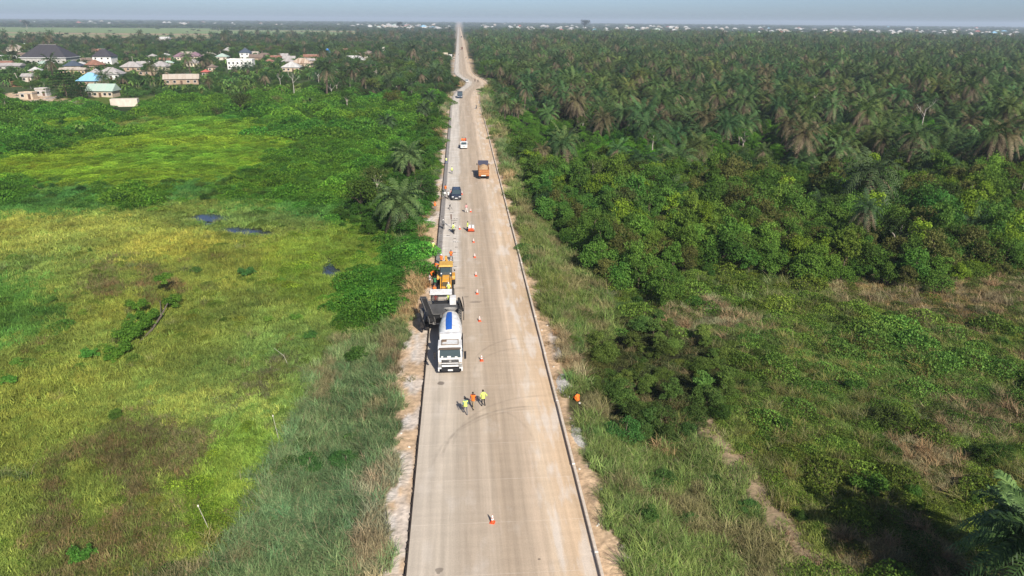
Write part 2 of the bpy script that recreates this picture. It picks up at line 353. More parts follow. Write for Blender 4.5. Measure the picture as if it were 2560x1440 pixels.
# ------------------------------------------------------------------ ground: one sheet out to the horizon
def build_ground():
    fine = np.radians(np.arange(-52, 60.01, 0.4)); coarse = np.radians(np.arange(66, 302, 7.0))
    ang = np.concatenate([fine, coarse]); na = len(ang)
    rad = []; r = 0.3
    while r < 20000: rad.append(r); r *= 1.4 if r < 8 else (1.0125 if r < 3500 else 1.06)
    rad = np.array(rad); nr = len(rad)
    A, RR_ = np.meshgrid(ang, rad)
    X = (RR_ * np.sin(A)).ravel(); Y = (RR_ * np.cos(A)).ravel(); Z = field_z(X, Y)
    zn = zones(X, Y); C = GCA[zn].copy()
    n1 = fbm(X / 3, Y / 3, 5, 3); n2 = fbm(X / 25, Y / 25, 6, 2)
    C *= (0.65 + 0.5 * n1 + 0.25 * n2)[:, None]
    dirt = (zn == ZI['dirt']) | (zn == ZI['thatch'])                                   # pale lime dust on the verges
    w = sstep(0.48, 0.62, fbm(X / 1.7, Y / 3.2, 15, 3)) * dirt * 0.85
    w *= np.clip(sstep(1.0, 1.6, np.maximum(RL - X, X - RR)) + (X < 0) * 0.7, 0, 1)
    C = C * (1 - w[:, None]) + np.array([.60, .56, .52]) * w[:, None]
    V = np.stack([X, Y, Z], 1)
    i = np.arange(nr - 1)[:, None]; j = np.arange(na)[None, :]
    a = i * na + j; b = i * na + (j + 1) % na; c = (i + 1) * na + (j + 1) % na; d = (i + 1) * na + j
    Q = np.stack([a, d, c, b], -1).reshape(-1, 4)
    m, nt, bs = nodes_of('ground_soil'); N = nt.nodes.new; L = nt.links.new
    at_ = N('ShaderNodeAttribute'); at_.attribute_name = 'gcol'
    tc = N('ShaderNodeTexCoord')
    no = N('ShaderNodeTexNoise'); no.inputs['Scale'].default_value = 2.2; no.inputs['Detail'].default_value = 8; L(tc.outputs['Object'], no.inputs['Vector'])
    mr = N('ShaderNodeMapRange'); mr.inputs[1].default_value = .3; mr.inputs[2].default_value = .7; mr.inputs[3].default_value = .72; mr.inputs[4].default_value = 1.26; L(no.outputs[0], mr.inputs[0])
    mx = N('ShaderNodeMix'); mx.data_type = 'RGBA'; mx.blend_type = 'MULTIPLY'; mx.inputs[0].default_value = 1
    L(at_.outputs['Color'], mx.inputs[6]); L(mr.outputs[0], mx.inputs[7]); L(mx.outputs[2], bs.inputs['Base Color'])
    bs.inputs['Roughness'].default_value = .95; bs.inputs['Specular IOR Level'].default_value = .1
    bp = N('ShaderNodeBump'); bp.inputs['Strength'].default_value = .6; bp.inputs['Distance'].default_value = .2; L(no.outputs[0], bp.inputs['Height']); L(bp.outputs[0], bs.inputs['Normal'])
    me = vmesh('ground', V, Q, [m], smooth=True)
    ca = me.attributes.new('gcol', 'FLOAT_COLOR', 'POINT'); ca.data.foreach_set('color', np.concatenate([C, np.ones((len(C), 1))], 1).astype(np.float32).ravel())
    g = link('ground', me); tag(g, kind='structure'); return g
build_ground()

# ------------------------------------------------------------------ ponds
def build_ponds():
    m, nt, b = nodes_of('pond_water'); b.inputs['Base Color'].default_value = (.04, .05, .06, 1); b.inputs['Roughness'].default_value = .06; b.inputs['Specular IOR Level'].default_value = 1.0
    no = nt.nodes.new('ShaderNodeTexNoise'); no.inputs['Scale'].default_value = 3; bp = nt.nodes.new('ShaderNodeBump'); bp.inputs['Strength'].default_value = .08
    nt.links.new(no.outputs[0], bp.inputs['Height']); nt.links.new(bp.outputs[0], b.inputs['Normal'])
    for q in PONDS:
        c = q.mean(0); e = (q - c) * 1.9 + c
        me = bpy.data.meshes.new('pond'); me.from_pydata([(x, y, -2.2) for x, y in e], [], [tuple(range(len(e)))]); me.materials.append(m)
        tag(link('pond', me), 'dark pool of standing water in the marsh grass', kind='structure')
build_ponds()

# ------------------------------------------------------------------ road
def circle3(p, q, r):
    ax, ay, bx, by, cx, cy = *p, *q, *r
    d = 2 * (ax * (by - cy) + bx * (cy - ay) + cx * (ay - by))
    ux = ((ax**2 + ay**2) * (by - cy) + (bx**2 + by**2) * (cy - ay) + (cx**2 + cy**2) * (ay - by)) / d
    uy = ((ax**2 + ay**2) * (cx - bx) + (bx**2 + by**2) * (ax - cx) + (cx**2 + cy**2) * (bx - ax)) / d
    return ux, uy, math.hypot(ax - ux, ay - uy)
def road_material():
    m, nt, bs = nodes_of('road_concrete'); N = nt.nodes.new; L = nt.links.new
    def math_(op, a, b=None, c=None):
        n = N('ShaderNodeMath'); n.operation = op
        for i, q in enumerate((a, b, c)):
            if q is None: continue
            if isinstance(q, (int, float)): n.inputs[i].default_value = q
            else: L(q, n.inputs[i])
        return n.outputs[0]
    def rng_(v, a, b, c, d):
        n = N('ShaderNodeMapRange'); L(v, n.inputs[0])
        for i, q in enumerate((a, b, c, d)): n.inputs[i + 1].default_value = q
        return n.outputs[0]
    def mixc(f, a, b, mode='MIX'):
        n = N('ShaderNodeMix'); n.data_type = 'RGBA'; n.blend_type = mode
        if isinstance(f, (int, float)): n.inputs[0].default_value = f
        else: L(f, n.inputs[0])
        for i, q in ((6, a), (7, b)):
            if isinstance(q, tuple): n.inputs[i].default_value = (*q, 1)
            else: L(q, n.inputs[i])
        return n.outputs[2]
    def noise(vec, sx, sy, det=4, rough=.55):
        mp = N('ShaderNodeMapping'); mp.inputs['Scale'].default_value = (sx, sy, 1); L(vec, mp.inputs[0])
        n = N('ShaderNodeTexNoise'); n.inputs['Scale'].default_value = 1; n.inputs['Detail'].default_value = det; n.inputs['Roughness'].default_value = rough; L(mp.outputs[0], n.inputs['Vector']); return n.outputs[0]
    g = N('ShaderNodeNewGeometry'); pos = g.outputs['Position']
    sx = N('ShaderNodeSeparateXYZ'); L(pos, sx.inputs[0]); X, Y = sx.outputs[0], sx.outputs[1]
    q = math_('POWER', math_('ABSOLUTE', math_('DIVIDE', math_('SUBTRACT', Y, 415.0), 47.0)), 2.0)
    u = math_('SUBTRACT', X, math_('MULTIPLY', math_('EXPONENT', math_('MULTIPLY', q, -1.0)), 7.4))
    streak = noise(pos, 1.4, .03, 5); streak2 = noise(pos, 4.0, .12, 4); blot = noise(pos, .22, .1, 4); fine = noise(pos, 9, 9, 5, .65)
    cross = noise(pos, .25, 1.6, 3)
    uw = math_('ADD', u, math_('MULTIPLY', math_('SUBTRACT', blot, .5), 1.6))
    cr = N('ShaderNodeValToRGB'); L(rng_(uw, -4.2, 8.6, 0, 1), cr.inputs[0])
    stops = [(0, (.54, .465, .375)), (.22, (.52, .44, .345)), (.33, (.455, .37, .28)), (.45, (.50, .405, .305)), (.52, (.44, .345, .25)), (.66, (.465, .365, .265)), (.73, (.60, .465, .335)), (.80, (.61, .475, .335)), (.9, (.60, .44, .29)), (1, (.60, .44, .285))]
    e = cr.color_ramp.elements
    e[0].position, e[0].color = 0, (*stops[0][1], 1); e[1].position, e[1].color = 1, (*stops[-1][1], 1)
    for p_, c_ in stops[1:-1]:
        k = e.new(p_); k.color = (*c_, 1)
    col = cr.outputs[0]
    # newly cast left lane is paler and greyer
    newl = math_('MULTIPLY', rng_(Y, 84, 100, 0, 1), rng_(uw, -.2, -.9, 0, 1))
    col = mixc(math_('MULTIPLY', newl, .75), col, (.58, .525, .455))
    col = mixc(math_('MULTIPLY', newl, rng_(cross, .52, .68, 0, .55)), col, (.74, .72, .68))
    # fresh wet strip at the left edge
    strip = math_('MULTIPLY', rng_(Y, 79, 84, 0, 1), rng_(math_('ADD', u, math_('MULTIPLY', math_('SUBTRACT', noise(pos, .8, .8, 3), .5), .25)), -3.3, -3.42, 0, 1))
    strip = math_('MULTIPLY', strip, rng_(Y, 300, 230, .45, 1))
    col = mixc(math_('MULTIPLY', strip, .88), col, (.215, .20, .19))
    col = mixc(1.0, col, math_('MULTIPLY', rng_(streak, .3, .7, .84, 1.14), rng_(streak2, .3, .7, .93, 1.07)), 'MULTIPLY')
    col = mixc(rng_(math_('MULTIPLY', rng_(noise(pos, .9, .18, 5), .5, .62, 0, 1), rng_(u, 4.6, 5.8, 0, 1)), 0, 1, 0, .6), col, (.70, .63, .55))
    col = mixc(rng_(math_('MULTIPLY', rng_(noise(pos, .5, .22, 4), .56, .70, 0, 1), rng_(u, 4.6, 3.0, 0, 1)), 0, 1, 0, .35), col, (.66, .59, .51))
    col = mixc(1.0, col, math_('MULTIPLY', rng_(fine, .3, .7, .90, 1.09), rng_(cross, .3, .7, .95, 1.05)), 'MULTIPLY')
    # tyre marks: arcs left by turning lorries
    def P(px, py): v = at(px, py); return (v.x, v.y)
    arcs = [((1108, 1132), (1182, 1050), (1322, 1016), 1.0), ((1135, 1100), (1215, 1020), (1345, 990), .55), ((1085, 1150), (1172, 1062), (1325, 1022), .55),
            ((1190, 895), (1240, 858), (1290, 845), .7), ((1185, 930), (1230, 885), (1300, 870), .5), ((1265, 1030), (1310, 1062), (1335, 1105), .45)]
    tot = None
    for a, b, c, s_ in arcs:
        cx, cy, rr = circle3(P(*a), P(*b), P(*c)); m0 = np.mean([P(*a), P(*c)], 0); span = math.dist(P(*a), P(*c)) * .62
        dx = math_('SUBTRACT', X, cx); dy = math_('SUBTRACT', Y, cy)
        dd = math_('ABSOLUTE', math_('SUBTRACT', math_('SQRT', math_('ADD', math_('MULTIPLY', dx, dx), math_('MULTIPLY', dy, dy))), rr))
        ring = rng_(dd, .05, .20, 1, 0)
        ex = math_('SUBTRACT', X, m0[0]); ey = math_('SUBTRACT', Y, m0[1])
        ring = math_('MULTIPLY', ring, rng_(math_('SQRT', math_('ADD', math_('MULTIPLY', ex, ex), math_('MULTIPLY', ey, ey))), span, span * .75, 0, s_))
        tot = ring if tot is None else math_('MAXIMUM', tot, ring)
    tot = math_('MULTIPLY', tot, rng_(noise(pos, 1.2, 1.2, 3), .3, .6, .06, .36))
    saw = math_('MULTIPLY', rng_(math_('ABSOLUTE', math_('SUBTRACT', math_('FRACT', math_('DIVIDE', Y, 5.0)), .5)), .4935, .496, 0, .4), rng_(noise(pos, .4, .2, 2), .35, .6, .25, 1))
    col = mixc(saw, col, (.70, .62, .52))
    # oil and slurry stains
    for px, py, rx_, ry_, s_ in ((1102, 958, .42, .42, .75), (1188, 755, .9, .35, .5), (1150, 720, .8, .25, .4), (1165, 742, .4, .3, .35), (1098, 1425, .3, .25, .6), (1096, 1432, .15, .12, .6), (1348, 1398, .12, .1, .7)):
        c = at(px, py); ex = math_('DIVIDE', math_('SUBTRACT', X, c.x), rx_); ey = math_('DIVIDE', math_('SUBTRACT', Y, c.y), ry_)
        sp = rng_(math_('ADD', math_('ADD', math_('MULTIPLY', ex, ex), math_('MULTIPLY', ey, ey)), math_('MULTIPLY', math_('SUBTRACT', noise(pos, 3, 3, 3), .5), 1.2)), 1.0, .55, 0, s_)
        tot = math_('MAXIMUM', tot, sp)
    col = mixc(tot, col, (.13, .105, .085))
    L(col, bs.inputs['Base Color']); bs.inputs['Roughness'].default_value = .88; bs.inputs['Specular IOR Level'].default_value = .2
    bp = N('ShaderNodeBump'); bp.inputs['Strength'].default_value = .25; bp.inputs['Distance'].default_value = .02; L(fine, bp.inputs['Height']); L(bp.outputs[0], bs.inputs['Normal'])
    return m
ROADM = road_material()
def strip_mesh(name, u0, u1, ys, z0, z1, m):
    """a solid strip following the road"""
    V = []; F = []
    for y in ys:
        o = float(off(y)); V += [(u0 + o, y, z0), (u0 + o, y, z1), (u1 + o, y, z1), (u1 + o, y, z0)]
    for i in range(len(ys) - 1):
        a = 4 * i
        for k in range(3): F.append((a + k, a + k + 1, a + 5 + k, a + 4 + k))
    n = 4 * (len(ys) - 1); F += [(0, 3, 2, 1), (n, n + 1, n + 2, n + 3)]
    me = bpy.data.meshes.new(name); me.from_pydata(V, [], F); me.materials.append(m); return me
far_ys = list(np.linspace(300, 560, 66)) + list(np.geomspace(580, 3600, 40))
def build_road():
    base = mat('slab_joint_fill', (.42, .34, .26), .9)
    road = link('road', strip_mesh('road', RL + .05, RR - .05, [6, 150, 300], -.34, -.010, base)); tag(road, kind='structure')
    far = link('far_carriageway', strip_mesh('far_carriageway', RL, RR, far_ys, -.34, 0, ROADM), road)
    cols = [(RL, -.55), (-.55, 4.2), (4.2, RR)]; ln = 5.0; gap = .010
    meshes = []
    for a, b in cols:
        mb = MB(); mb.box(((a + b) / 2, ln / 2, -.1), (b - a - gap, ln - gap, .2)); meshes.append(mb.mesh('slab', ROADM))
    for i in range(58):
        for me in meshes:
            o = link('slab', me, road); o.location = (0, 10 + i * ln, 0)
    near = MB(); near.box(((RL + RR) / 2, 8.0, -.1), (RR - RL, 3.98, .2)); near.part('slab', ROADM, road)
build_road()

def build_kerbs():
    con = mat('kerb_concrete', (.62, .52, .41), .85, var=.16, scale=3, bump=.15)
    k = empty('concrete_kerb', (RR + .16, 10, 0)); tag(k, 'long raised concrete kerb along the right edge of the road, cast in segments', 'kerb')
    mb = MB(); mb.prism([(0.03, -.32), (0.03, .34), (9.94, .34), (9.94, -.32)], -.16, .05); seg = mb.mesh('kerb_segment', con, bevel=.02)
    mb = MB(); mb.box((-.05, 0, .01), (.24, .10, .70)); jm = mb.mesh('joint_block', mat('lime_mortar', (.78, .76, .72), .9))
    for i in range(29):
        o = link('kerb_segment', seg, k); o.location = (random.uniform(-.02, .02), i * 9.97 - 3.7, random.uniform(-.03, .02)); o.rotation_euler = (0, 0, random.uniform(-.002, .002))
        j = link('joint_block', jm, k); j.location = (-.01, i * 9.97 - 3.7, 0)
    me = strip_mesh('far_kerb_run', -.16, .05, [y for y in np.linspace(300, 560, 66)] + list(np.geomspace(580, 1500, 12)), -.3, .34, con)
    for v in me.vertices: v.co.y -= 10
    o = link('far_kerb_run', me, k)
    rail = mat('form_steel', (.055, .042, .034), .7, var=.3)
    f = empty('steel_formwork', (RL - .06, 8, 0)); tag(f, 'dark steel side form running along the left edge of the cast slab', 'formwork')
    mb = MB(); mb.box((0, 1.5, -.08), (.055, 2.96, .30)); mb.box((-.09, 1.5, -.19), (.14, 2.96, .05))
    for t in (.3, 1.5, 2.7): mb.box((-.08, t, -.08), (.12, .05, .24))
    me = mb.mesh('form_rail', rail)
    for i in range(100):
        o = link('form_rail', me, f); o.location = (random.uniform(-.01, .01), i * 3.0, 0)
    ys = list(np.linspace(308, 470, 40)); me = strip_mesh('far_form_run', -.04, .04, ys, -.3, .07, rail)
    for v in me.vertices: v.co.y -= 8
    link('far_form_run', me, f)
build_kerbs()
# ================================================================== plants
LEAF = leaf_mat('leaf_green'); BLADE = leaf_mat('grass_blade', trans=.25, lo=.62, hi=1.4, spec=.1, hue=.006)
REEDM = leaf_mat('reed_blade', trans=.22, lo=.55, hi=1.5, spec=.1, hue=.012, straw=.15)
FROND = leaf_mat('palm_frond_green', trans=.14, lo=.5, hi=1.55, spec=.16, rough=.5)
DRYF = leaf_mat('palm_frond_dry', fixed=(.185, .145, .09), trans=.1, spec=.1, hue=.006)
BARK = mat('bark_brown', (.14, .10, .07), .9, var=.3, scale=3, bump=.4); PBARK = mat('bark_pale', (.38, .33, .27), .9, var=.25, scale=2, bump=.3)

def leaves(C, Nn, size, asp=.6, jit=.5):
    """quads of leaf size at C with normals near Nn -> verts (n*4,3)"""
    n = len(C); Nn = Nn + rng.normal(0, jit, (n, 3)); Nn /= np.linalg.norm(Nn, axis=1, keepdims=True) + 1e-9
    T = rng.normal(0, 1, (n, 3)); T -= (T * Nn).sum(1, keepdims=True) * Nn; T /= np.linalg.norm(T, axis=1, keepdims=True) + 1e-9
    B = np.cross(Nn, T); s = np.broadcast_to(np.asarray(size), (n,))[:, None] * rng.uniform(.7, 1.3, (n, 1))
    a = C - T * s * .5; b = C + B * s * asp * .5; c = C + T * s * .5 - Nn * s * .12; d = C - B * s * asp * .5
    return np.stack([a, b, c, d], 1).reshape(-1, 3)
def quads(n, o=0): return (np.arange(n * 4).reshape(n, 4) + o)
def blobs_foliage(blobs, n, size, up=.55, asp=.62):
    """leaves on the outer shells of clumps (x,y,z,r)"""
    B = np.array(blobs); w = B[:, 3] ** 2; k = rng.choice(len(B), n, p=w / w.sum())
    d = rng.normal(0, 1, (n, 3)); d[:, 2] = np.abs(d[:, 2]) * 1.0 - .35; d /= np.linalg.norm(d, axis=1, keepdims=True)
    rr = B[k, 3] * (1 - .42 * rng.random(n) ** 1.6)
    stray = rng.random(n) < .13; rr = np.where(stray, B[k, 3] * rng.uniform(1.0, 1.45, n), rr)      # loose twigs that break the outline
    C = B[k, :3] + d * rr[:, None] * np.array([1, 1, .8])
    V = leaves(C, d * (1 - up) + np.array([0, 0, up]), size, asp)
    bv = rng.random(len(B))
    v = np.clip(.35 * bv[k] + .65 * rng.random(n), 0, 1)
    return V, v
def limbs(mb, base, tips, r0):
    """trunk that forks towards the tips"""
    fork = Vector(base) + Vector((random.uniform(-.1, .1), random.uniform(-.1, .1), max(t[2] for t in tips) * .45))
    mb.tube([base, fork], [r0, r0 * .7], 7)
    for t in tips:
        mid = fork.lerp(Vector(t), .5) + Vector((0, 0, .12 * Vector(t).z)); mb.tube([fork, mid, t], [r0 * .55, r0 * .38, r0 * .14], 5)
def merged(name, parts):
    """parts: list of meshes -> one mesh (unlinked source of a mass)"""
    bm = bmesh.new(); mats = []; idx = []
    for me in parts:
        o0 = len(bm.faces); bm.from_mesh(me); bm.faces.ensure_lookup_table()
        loc = []
        for m in me.materials:
            if m not in mats: mats.append(m)
            loc.append(mats.index(m))
        for f in bm.faces[o0:]: f.material_index = loc[f.material_index] if loc else 0
    out = bpy.data.meshes.new(name); bm.to_mesh(out); bm.free()
    for m in mats: out.materials.append(m)
    return out

# ---- shrubs
def make_shrub(rad, hgt, nb, n, leaf, up=.55):
    bl = []
    for i in range(nb):
        a = random.uniform(0, 6.283); q = math.sqrt(random.random()) * rad * .72
        r = random.uniform(.17, .42) * rad * (1 - .3 * q / rad)
        z = max(r * .35, hgt * (1 - .55 * (q / rad) ** 2) * random.uniform(.55, 1) - r)
        bl.append((q * math.cos(a), q * math.sin(a), z, r))
    V, v = blobs_foliage(bl, n, leaf, up)
    crown = vmesh('foliage', V, quads(n), [LEAF], val=v)
    mb = MB(); limbs(mb, (0, 0, -.3), [b[:3] for b in bl[:7]], .05 * rad); stem = mb.mesh('stem', BARK)
    return crown, stem
SHRUBS = [make_shrub(1.9, 2.6, 19, 3600, .165), make_shrub(2.2, 2.1, 26, 3900, .15), make_shrub(1.6, 3.3, 17, 3000, .17), make_shrub(2.5, 3.4, 30, 4800, .16), make_shrub(1.4, 1.5, 12, 1500, .15)]
# ---- trees
def make_tree(h, rad, nb, n, leaf, trunk=BARK, flat=.6):
    bl = []
    for i in range(nb):
        a = random.uniform(0, 6.283); q = math.sqrt(random.random()) * rad * .75; r = random.uniform(.26, .46) * rad
        z = h - r - flat * rad * (q / rad) ** 1.5 - random.random() ** 1.5 * h * .38
        bl.append((q * math.cos(a), q * math.sin(a), max(z, h * .28), r))
    V, v = blobs_foliage(bl, n, leaf, .5)
    crown = vmesh('crown', V, quads(n), [LEAF], val=v)
    mb = MB(); limbs(mb, (0, 0, -.3), [b[:3] for b in bl[:9]], .03 * h + .05); tr = mb.mesh('trunk', trunk)
    return crown, tr
TREES = [make_tree(7.5, 3.6, 16, 1500, .42), make_tree(9.5, 4.2, 20, 1700, .46, PBARK), make_tree(6, 3.9, 15, 1400, .4), make_tree(8.5, 2.7, 14, 1200, .4, PBARK, .3), make_tree(11, 5.5, 24, 2100, .55, BARK, .35)]
def make_layered(h, rad, layers, n, leaf):
    """tree whose branches lie in flat tiers"""
    C = []; Nn = []
    for i in range(layers):
        z = h * (.28 + .72 * i / (layers - 1)); r = rad * (1 - .75 * (i / (layers - 1)) ** 1.4)
        for b in range(7):
            a = b * .9 + i * 1.7; m_ = int(n / layers / 7); t = np.sqrt(rng.random(m_)) * r; w = rng.normal(0, .22, m_)
            C.append(np.stack([t * np.cos(a + w), t * np.sin(a + w), z + .08 * t - .02 * t * t + rng.normal(0, .12, m_)], 1))
    C = np.concatenate(C); V = leaves(C, np.tile([0, 0, 1.], (len(C), 1)), leaf, .6, .35)
    crown = vmesh('crown', V, quads(len(C)), [LEAF], val=rng.random(len(C)))
    mb = MB(); mb.tube([(0, 0, -.3), (0.1, 0, h * .5), (0, 0, h)], [.28, .16, .04], 7)
    for i in range(layers):
        z = h * (.28 + .72 * i / (layers - 1)); r = rad * (1 - .75 * (i / (layers - 1)) ** 1.4)
        for b in range(7): a = b * .9 + i * 1.7; mb.tube([(0, 0, z - .1), (r * .9 * math.cos(a), r * .9 * math.sin(a), z)], [.06, .02], 4)
    return crown, mb.mesh('trunk', BARK)
# ---- oil palms: arching fronds with hanging leaflets
def frond_geo(L, rise, droop, nl=17, ll=.95, hang=.55, twist=0.0):
    """one frond in the x-z plane -> verts, quads"""
    V = []; F = []
    def cv(t):   # curve of the rib
        return np.array([L * (t - .12 * t * t), 0, L * (rise * t - droop * t * t)])
    ts = np.linspace(0, 1, 8)
    for i, t in enumerate(ts):
        w = .06 * (1 - t) + .012; p = cv(t); V += [p + [0, -w, 0], p + [0, w, 0]]
    for i in range(7): F.append((2 * i, 2 * i + 1, 2 * i + 3, 2 * i + 2))
    nr = len(F)
    for k in range(nl):
        t = .14 + .84 * (k / (nl - 1)); p = cv(t); q = cv(min(t + .03, 1.0)); tg = q - p; tg = tg / (np.linalg.norm(tg) + 1e-9)
        l = ll * (math.sin(math.pi * min(1, .16 + .82 * t)) ** .7) * random.uniform(.8, 1.15); wd = .055 + .03 * l
        for sgn in (-1, 1):
            dr = np.array([tg[0] * .55, sgn * .85, tg[2] * .55 + random.uniform(-.1, .35)]); dr /= np.linalg.norm(dr)
            m_ = p + dr * l * .5; e_ = p + dr * l * .86 + np.array([0, 0, -hang * l * random.uniform(.6, 1.1)])
            o = len(V); sd = tg * wd
            V += [p - sd * .5, p + sd * .5, m_ + sd, m_ - sd, e_ + sd * .25, e_ - sd * .25]
            F += [(o, o + 1, o + 2, o + 3), (o + 3, o + 2, o + 4, o + 5)]
    return np.array(V), np.array(F), nr
def rotz(V, a): c, s = math.cos(a), math.sin(a); return V @ np.array([[c, s, 0], [-s, c, 0], [0, 0, 1]])
def frond_set(Lr):
    """rise, droop for young .. old"""
    return [(1.3, .6, .35), (1.0, .85, .45), (.78, .98, .5), (.55, 1.0, .55), (.32, .95, .6), (.08, .85, .7)]
def make_palm(h, Lf, n, dead, seed):
    random.seed(seed); VV = []; FF = []; MI = []; vals = []; o = 0
    for i in range(n + dead):
        isd = i >= n; q = i / n if not isd else 1.0
        k = min(5, int(q * 5.2)); rise, droop, hang = frond_set(0)[k]
        if isd: rise, droop, hang = random.uniform(-.5, -.15), .75, .95
        rise += random.uniform(-.15, .15); L_ = Lf * random.uniform(.85, 1.12) * (.75 if i < 3 else 1) * (.75 if isd else 1)
        V, F, nr = frond_geo(L_, rise, droop, 16, 1.0 * Lf / 4.6, hang)
        V = rotz(V, i * 2.39996 + random.uniform(-.2, .2)) + np.array([0, 0, h])
        VV.append(V); FF.append(F + o); o += len(V)
        brown = isd or (k >= 4 and random.random() < .28)
        MI += [1 if brown else 0] * len(F); b0 = random.random(); vals += list(np.clip(.4 * b0 + .6 * rng.random(len(F)), 0, 1))
    crown = vmesh('crown', np.concatenate(VV), np.concatenate(FF), [FROND, DRYF], MI, vals)
    mb = MB(); lean = random.uniform(-.4, .4)
    pts = [(0, 0, -.4), (lean * .3, 0, h * .4), (0, 0, h * .85), (0, 0, h + .35)]; mb.tube(pts, [.34, .27, .34, .26], 9)
    for i in range(26):      # cut frond bases up the stem
        a = i * 2.4; z = h * (.35 + .63 * i / 26); mb.cyl((.2 * math.cos(a), .2 * math.sin(a), z), (.48 * math.cos(a), .48 * math.sin(a), z + .42), .085, .05, 4)
    return crown, mb.mesh('trunk', mat('palm_bark', (.10, .075, .05), .95, var=.3, bump=.4))
PALMS = [make_palm(4.2, 4.7, 30, 3, 1), make_palm(5.8, 4.4, 26, 7, 2), make_palm(2.6, 5.0, 34, 1, 3), make_palm(7.6, 4.1, 22, 9, 4), make_palm(5.0, 5.0, 30, 4, 5)]
random.seed(21)
# ---- bananas
def make_banana(h, n):
    V = []; F = []; vals = []
    for i in range(n):
        a = i * 2.4 + random.uniform(-.3, .3); L_ = random.uniform(1.7, 2.5); rise = random.uniform(.5, 1.3); w = random.uniform(.28, .4); c, s = math.cos(a), math.sin(a); b0 = random.random()
        for k in range(6):
            t0 = k / 6; t1 = (k + 1) / 6; o = len(V)
            for t in (t0, t1):
                x = L_ * t * (1 - .2 * t); z = h + L_ * (rise * t - 1.15 * t * t); ww = w * math.sin(math.pi * min(.97, .12 + .86 * t)) ** .6; 
                for y, dz in ((-ww, -.12), (0, 0), (ww, -.12)): V.append((x * c - y * s, x * s + y * c, z + dz))
            F += [(o, o + 1, o + 4, o + 3), (o + 1, o + 2, o + 5, o + 4)]; vals += [min(1, .5 * b0 + .5 * random.random())] * 2
    crown = vmesh('leaves', V, F, [LEAF], val=vals)
    mb = MB(); mb.tube([(0, 0, -.2), (0, 0, h + .1)], [.17, .1], 7); return crown, mb.mesh('stem', mat('banana_stem', (.16, .17, .07), .7))
BANANAS = [make_banana(2.2, 9), make_banana(2.8, 8), make_banana(1.7, 10)]
# ---- bare dead trees
def make_dead(h, seed):
    random.seed(seed); mb = MB(); mb.tube([(0, 0, -.3), (.1, 0, h * .45), (-.1, .1, h * .7)], [.17, .12, .08], 6)
    def br(p, d, l, r, lv):
        e = Vector(p) + Vector(d).normalized() * l; mb.tube([p, e], [r, r * .55], 5)
        if lv:
            for i in range(2 + (lv > 1)): br(e, Vector(d) + Vector((random.uniform(-1, 1), random.uniform(-1, 1), random.uniform(-.1, .7))), l * .66, r * .55, lv - 1)
    for i in range(4): a = i * 1.57 + random.random(); br(Vector((-.05, .05, h * random.uniform(.45, .7))), (math.cos(a), math.sin(a), .9), h * .2, .06, 2)
    return mb.mesh('bare_wood', mat('dead_wood', (.48, .44, .38), .9, var=.2, scale=2))
DEADS = [make_dead(8, 3), make_dead(10, 5), make_dead(7, 9)]
random.seed(33)
# ---- grass and low leafy plants (sources of masses)
def make_tuft(n, rad, h, w, lean, seg=2, m=None):
    V = []; F = []; vals = []
    for i in range(n):
        a = random.uniform(0, 6.283); q = math.sqrt(random.random()) * rad; x, y = q * math.cos(a), q * math.sin(a)
        b = random.uniform(0, 6.283); l = lean * random.uniform(.4, 1.3); hh = h * random.uniform(.6, 1.15); ww = w * random.uniform(.7, 1.3)
        tx, ty = math.cos(b), math.sin(b); px_, py_ = -ty * ww / 2, tx * ww / 2; vv = random.random(); o = len(V)
        for k in range(seg + 1):
            t = k / seg; f = 1 - .85 * t; cx, cy, cz = x + tx * l * hh * t * t, y + ty * l * hh * t * t, hh * (t - .35 * l * t * t) - .05
            V += [(cx - px_ * f, cy - py_ * f, cz), (cx + px_ * f, cy + py_ * f, cz)]
        for k in range(seg): F.append((o + 2 * k, o + 2 * k + 1, o + 2 * k + 3, o + 2 * k + 2)); vals.append(vv)
    return vmesh('tuft', V, F, [m or BLADE], val=vals)
GRASS = [make_tuft(80, .75, .5, .05, .9) for _ in range(3)]
REEDS = [make_tuft(75, .75, 1.6, .065, .9, 3, REEDM) for _ in range(2)] + [make_tuft(85, .9, 1.2, .06, 1.15, 3, REEDM)]
def make_mat(n, rad, h, leaf, lump):
    C = np.empty((n, 3)); a = rng.uniform(0, 6.283, n); q = np.sqrt(rng.random(n)) * rad; C[:, 0] = q * np.cos(a); C[:, 1] = q * np.sin(a)
    hh = h * (1 - (q / rad) ** 2 * .7) * (.35 + .65 * vnoise(C[:, 0] * lump + 9, C[:, 1] * lump + 5, 7)); C[:, 2] = hh * (1 - .45 * rng.random(n) ** 2)
    return vmesh('leaf_mat', leaves(C, np.tile([0, 0, 1.], (n, 1)), leaf, .7, .55), quads(n), [LEAF], val=rng.random(n))
MATS = [make_mat(800, 1.3, .75, .12, 1.6), make_mat(850, 1.4, .95, .13, 1.2), make_mat(560, 1.0, .55, .10, 2)]
def src(name, *parts):
    me = parts[0] if len(parts) == 1 else merged(name, parts)
    return bpy.data.objects.new(name, me)      # never linked: only the shape that a mass repeats
SRC = dict(grass=[src('grass_source', m) for m in GRASS], reed=[src('reed_source', m) for m in REEDS], mat=[src('leaf_mat_source', m) for m in MATS],
           shrub=[src('shrub_source', *p) for p in SHRUBS], tree=[src('tree_source', *p) for p in TREES], palm=[src('palm_source', *p) for p in PALMS], banana=[src('banana_source', *p) for p in BANANAS])

